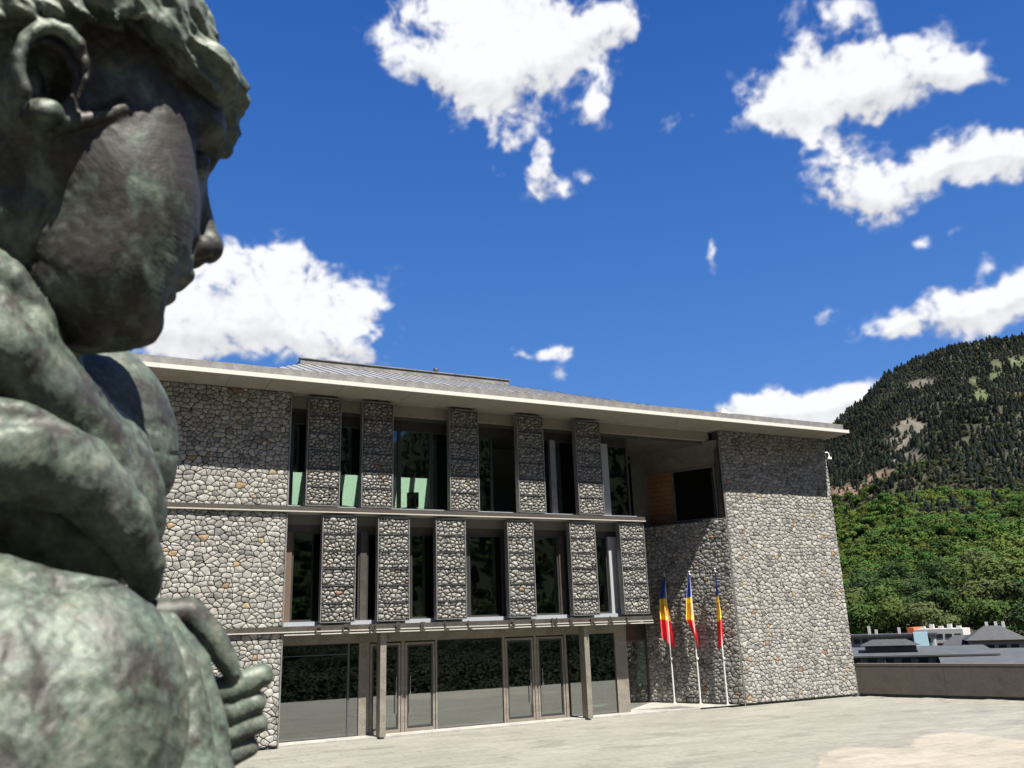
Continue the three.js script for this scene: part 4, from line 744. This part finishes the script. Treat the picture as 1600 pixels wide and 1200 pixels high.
  function body(a, b, c) {
    let d = 1e9;
    if (b < 640) { let h = head(a, b, c); if (h < 30) { const face = smooth(60, 160, a) * smooth(150, 210, b); h -= (1.2 + 2.6 * (1 - face)) * fbm(a / 16, b / 16, c / 16, 3) + 2.2 * fbm(a / 60, b / 60, c / 60, 2); } d = h; }
    if (b > 240) d = smin(d, drapery(a, b, c), 4);
    if (b > 440 && b < 900) d = mn(d, shoulder(a, b, c));
    if (b > 860) d = smin(d, hand(a, b, c), 4);
    return d;
  }
  // ----- mesh the field (surface nets over the blocks that the surface crosses) -----
  const S = 4.5, B = 8, lo = [-270, -190, -600], n = [92, 46 * 4 + 12, 140].map((v, i) => Math.ceil([730, 1640, 1210][i] / S / B) * B);
  const N0 = n[0] + 1, N1 = n[1] + 1, N2 = n[2] + 1, F = new Float32Array(N0 * N1 * N2).fill(50), ix = (i, j, k) => (k * N1 + j) * N0 + i;
  const half = S * B * .5 * 1.75 + 34;
  for (let k = 0; k < n[2]; k += B) for (let j = 0; j < n[1]; j += B) for (let i = 0; i < n[0]; i += B) {
    const m = body(lo[0] + (i + B / 2) * S, lo[1] + (j + B / 2) * S, lo[2] + (k + B / 2) * S);
    if (abs(m) > half) { const v = m > 0 ? 50 : -50; for (let z = k; z <= k + B; z++) for (let y = j; y <= j + B; y++) for (let x = i; x <= i + B; x++) { const q = ix(x, y, z); if (F[q] === 50) F[q] = v; } }
  }
  const done = new Uint8Array(F.length);
  for (let k = 0; k < n[2]; k += B) for (let j = 0; j < n[1]; j += B) for (let i = 0; i < n[0]; i += B) {
    const m = body(lo[0] + (i + B / 2) * S, lo[1] + (j + B / 2) * S, lo[2] + (k + B / 2) * S); if (abs(m) > half) continue;
    for (let z = k; z <= k + B; z++) for (let y = j; y <= j + B; y++) for (let x = i; x <= i + B; x++) { const q = ix(x, y, z); if (done[q]) continue; done[q] = 1; F[q] = body(lo[0] + x * S, lo[1] + y * S, lo[2] + z * S); }
  }
  // closed at the grid's borders
  for (let k = 0; k < N2; k++) for (let j = 0; j < N1; j++) for (let i = 0; i < N0; i++) if (!i || !j || !k || i === n[0] || j === n[1] || k === n[2]) F[ix(i, j, k)] = mx(F[ix(i, j, k)], 1);
  const vid = new Int32Array(F.length).fill(-1), P = [], id = [], E = [[0, 1], [2, 3], [4, 5], [6, 7], [0, 2], [1, 3], [4, 6], [5, 7], [0, 4], [1, 5], [2, 6], [3, 7]], g = new Float64Array(8);
  for (let k = 0; k < n[2]; k++) for (let j = 0; j < n[1]; j++) for (let i = 0; i < n[0]; i++) {
    let neg = 0; for (let q = 0; q < 8; q++) { g[q] = F[ix(i + (q & 1), j + (q >> 1 & 1), k + (q >> 2))]; if (g[q] < 0) neg++; } if (!neg || neg === 8) continue;
    let x = 0, y = 0, z = 0, c = 0; for (const [a, b] of E) if ((g[a] < 0) !== (g[b] < 0)) { const t = g[a] / (g[a] - g[b]); x += lerp(a & 1, b & 1, t); y += lerp(a >> 1 & 1, b >> 1 & 1, t); z += lerp(a >> 2, b >> 2, t); c++; }
    vid[ix(i, j, k)] = P.length / 3; P.push(lo[0] + (i + x / c) * S, lo[1] + (j + y / c) * S, lo[2] + (k + z / c) * S);
  }
  const quad = (a, b, c, d, f) => { if (a < 0 || b < 0 || c < 0 || d < 0) return; if (f) id.push(a, b, c, a, c, d); else id.push(a, c, b, a, d, c); };
  for (let k = 1; k < n[2]; k++) for (let j = 1; j < n[1]; j++) for (let i = 1; i < n[0]; i++) {
    const s = F[ix(i, j, k)] < 0;
    if (s !== F[ix(i + 1, j, k)] < 0) quad(vid[ix(i, j - 1, k - 1)], vid[ix(i, j, k - 1)], vid[ix(i, j, k)], vid[ix(i, j - 1, k)], !s);
    if (s !== F[ix(i, j + 1, k)] < 0) quad(vid[ix(i - 1, j, k - 1)], vid[ix(i - 1, j, k)], vid[ix(i, j, k)], vid[ix(i, j, k - 1)], !s);
    if (s !== F[ix(i, j, k + 1)] < 0) quad(vid[ix(i - 1, j - 1, k)], vid[ix(i, j - 1, k)], vid[ix(i, j, k)], vid[ix(i - 1, j, k)], !s);
  }
  const stand = new THREE.Matrix4().makeRotationFromEuler(new THREE.Euler(.279, -.4693, -.0341, 'YXZ')).setPosition(-5.486, 3.105, 26.294);   // how the sculpture is turned and where
  // patina: verdigris over dark bronze in blotches and streaks; skin browner and hair paler, partly to paint in the shade below sunlit hair
  const col = [], f = 1325.26, R = 1.12, base = new THREE.Vector3(-5.75, .9, 24.98), q = new THREE.Vector3(), pos = new Float32Array(P.length);
  for (let i = 0; i < P.length; i += 3) {
    const a = P[i], b = P[i + 1], c = P[i + 2];
    const big = fbm(a / 120, b / 140, c / 120, 4), mid = fbm(a / 34, b / 46, c / 34, 4), fine = fbm(a / 9, b / 9, c / 9, 3);
    let skin = 0, hair = 0; if (b < 545) { const dh = head(a, b, c); if (dh < 12) { hair = smooth(-3, 3, hairness); skin = (1 - hair) * smooth(-60, 60, a); } }
    let t = .50 + 1.15 * big + .95 * mid + .5 * fine - .46 * skin * smooth(.35, -.1, big) + .30 * hair; t = clamp(t);
    const ochre = smooth(.16, .36, fbm(a / 46 + 9, b / 60, c / 46, 3)) * (b > 850 ? .55 : .2), grey = smooth(.0, .3, fbm(a / 70 + 4, b / 70 + 2, c / 70, 3));
    const dark = [.035, .030, .023], green = [.090, .122, .090], pale = [.150, .168, .125], tan = [.145, .107, .062], gr = [.094, .092, .082];
    for (let k = 0; k < 3; k++) { let v = t < .6 ? lerp(dark[k], green[k], t / .6) : lerp(green[k], pale[k], (t - .6) / .4); v = lerp(v, gr[k] * (.5 + .6 * t), grey * .55); v = lerp(v, tan[k], ochre * t); col.push(mx(.02, v * (1 + .35 * fine))); }
    // turn and scale into the world
    const dep = R * Math.exp(-c / 1500), dx = (a - 800) / f, dy = -(b - 600) / f, l = hyp(dx, dy, 1); q.set(dx / l * dep, dy / l * dep, -dep / l).applyMatrix4(stand).sub(base); pos[i] = q.x; pos[i + 1] = q.y; pos[i + 2] = q.z;
  }
  const geo = new THREE.BufferGeometry(); geo.setAttribute('position', new THREE.BufferAttribute(pos, 3)); geo.setAttribute('color', new THREE.Float32BufferAttribute(col, 3)); let vol = 0; for (let i = 0; i < id.length; i += 3) { const A3 = id[i] * 3, B3 = id[i + 1] * 3, C3 = id[i + 2] * 3; vol += pos[A3] * (pos[B3 + 1] * pos[C3 + 2] - pos[B3 + 2] * pos[C3 + 1]) + pos[A3 + 1] * (pos[B3 + 2] * pos[C3] - pos[B3] * pos[C3 + 2]) + pos[A3 + 2] * (pos[B3] * pos[C3 + 1] - pos[B3 + 1] * pos[C3]); }
  if (vol < 0) for (let i = 0; i < id.length; i += 3) { const t = id[i + 1]; id[i + 1] = id[i + 2]; id[i + 2] = t; }
  const uv = new Float32Array(P.length / 3 * 2); for (let i = 0; i < P.length / 3; i++) { uv[i * 2] = (P[i * 3] + .40 * P[i * 3 + 2]) / 340; uv[i * 2 + 1] = (P[i * 3 + 1] + .27 * P[i * 3 + 2]) / 340; } geo.setAttribute('uv', new THREE.BufferAttribute(uv, 2));
  geo.setIndex(id); geo.computeVertexNormals();

  const bronzeBump = texture(512, 512, (u, v) => .5 + .45 * ring(u, v, 16, 5, 6) + .2 * ring(u, v, 70, 2, 2), false), bronzeMap = texture(512, 512, (u, v) => .86 + .30 * ring(u, v, 22, 5, 3) + .16 * ring(u, v, 80, 2, 8), true);
  geo.computeBoundingBox(); const bb = geo.boundingBox, ROBE = [(bb.min.x * .55 + bb.max.x * .45), (bb.min.z * .45 + bb.max.z * .55)];
  const st = thing('bronze_statue', 'weathered green bronze figure with bowed head, shawl and folded hands, close beside the camera', 'statue', base.toArray());
  part('figure', geo, new THREE.MeshStandardMaterial({ vertexColors: true, roughness: .58, metalness: .12, bumpMap: bronzeBump, bumpScale: .0011, map: bronzeMap }), st);
  // the robe below the hands, down to the plinth
  const rp = [], rc = [], ri = [], NA = 72, NH = 36;
  for (let j = 0; j <= NH; j++) for (let i = 0; i <= NA; i++) { const an = i / NA * 6.28318, t = j / NH, y = lerp(.62, 1.97, t), fold = Math.sin(an * 9 + 1.3 * Math.sin(t * 3 + an)) * .035 * (1 - .5 * t) + .02 * Math.sin(an * 17 + t * 4), rad = lerp(.40, .21, Math.pow(t, .8)) + fold; rp.push(Math.cos(an) * rad * .95 + ROBE[0], y, Math.sin(an) * rad * .85 + ROBE[1]); const n1 = fbm(rp.at(-3) * 5, y * 5, rp.at(-1) * 5, 4); for (const k of [0, 1, 2]) rc.push(lerp([.06, .052, .04][k], [.24, .28, .22][k], clamp(.5 + n1 * 1.6))); }
  for (let j = 0; j < NH; j++) for (let i = 0; i < NA; i++) { const a = j * (NA + 1) + i; ri.push(a, a + NA + 1, a + 1, a + 1, a + NA + 1, a + NA + 2); }
  const rg = new THREE.BufferGeometry(); rg.setAttribute('position', new THREE.Float32BufferAttribute(rp, 3)); rg.setAttribute('color', new THREE.Float32BufferAttribute(rc, 3)); rg.setIndex(ri); rg.computeVertexNormals();
  part('robe', rg, new THREE.MeshStandardMaterial({ vertexColors: true, roughness: .5, metalness: .15, side: THREE.DoubleSide }), st);
  const pl = thing('stone_plinth', 'rough grey stone plinth under the bronze figure', 'plinth', [base.x + ROBE[0], base.y, base.z + ROBE[1]]); part('block', bar(-.62, .62, 0, .58, -.6, .6, .02), M.concrete, pl); part('cap_slab', bar(-.68, .68, .582, .625, -.66, .66, .01), M.concrete, pl);
}

// ---------- draw ----------
scene.traverse(o => { if (o.isMesh) { o.castShadow = true; o.receiveShadow = true; } });
renderer.render(scene, camera);
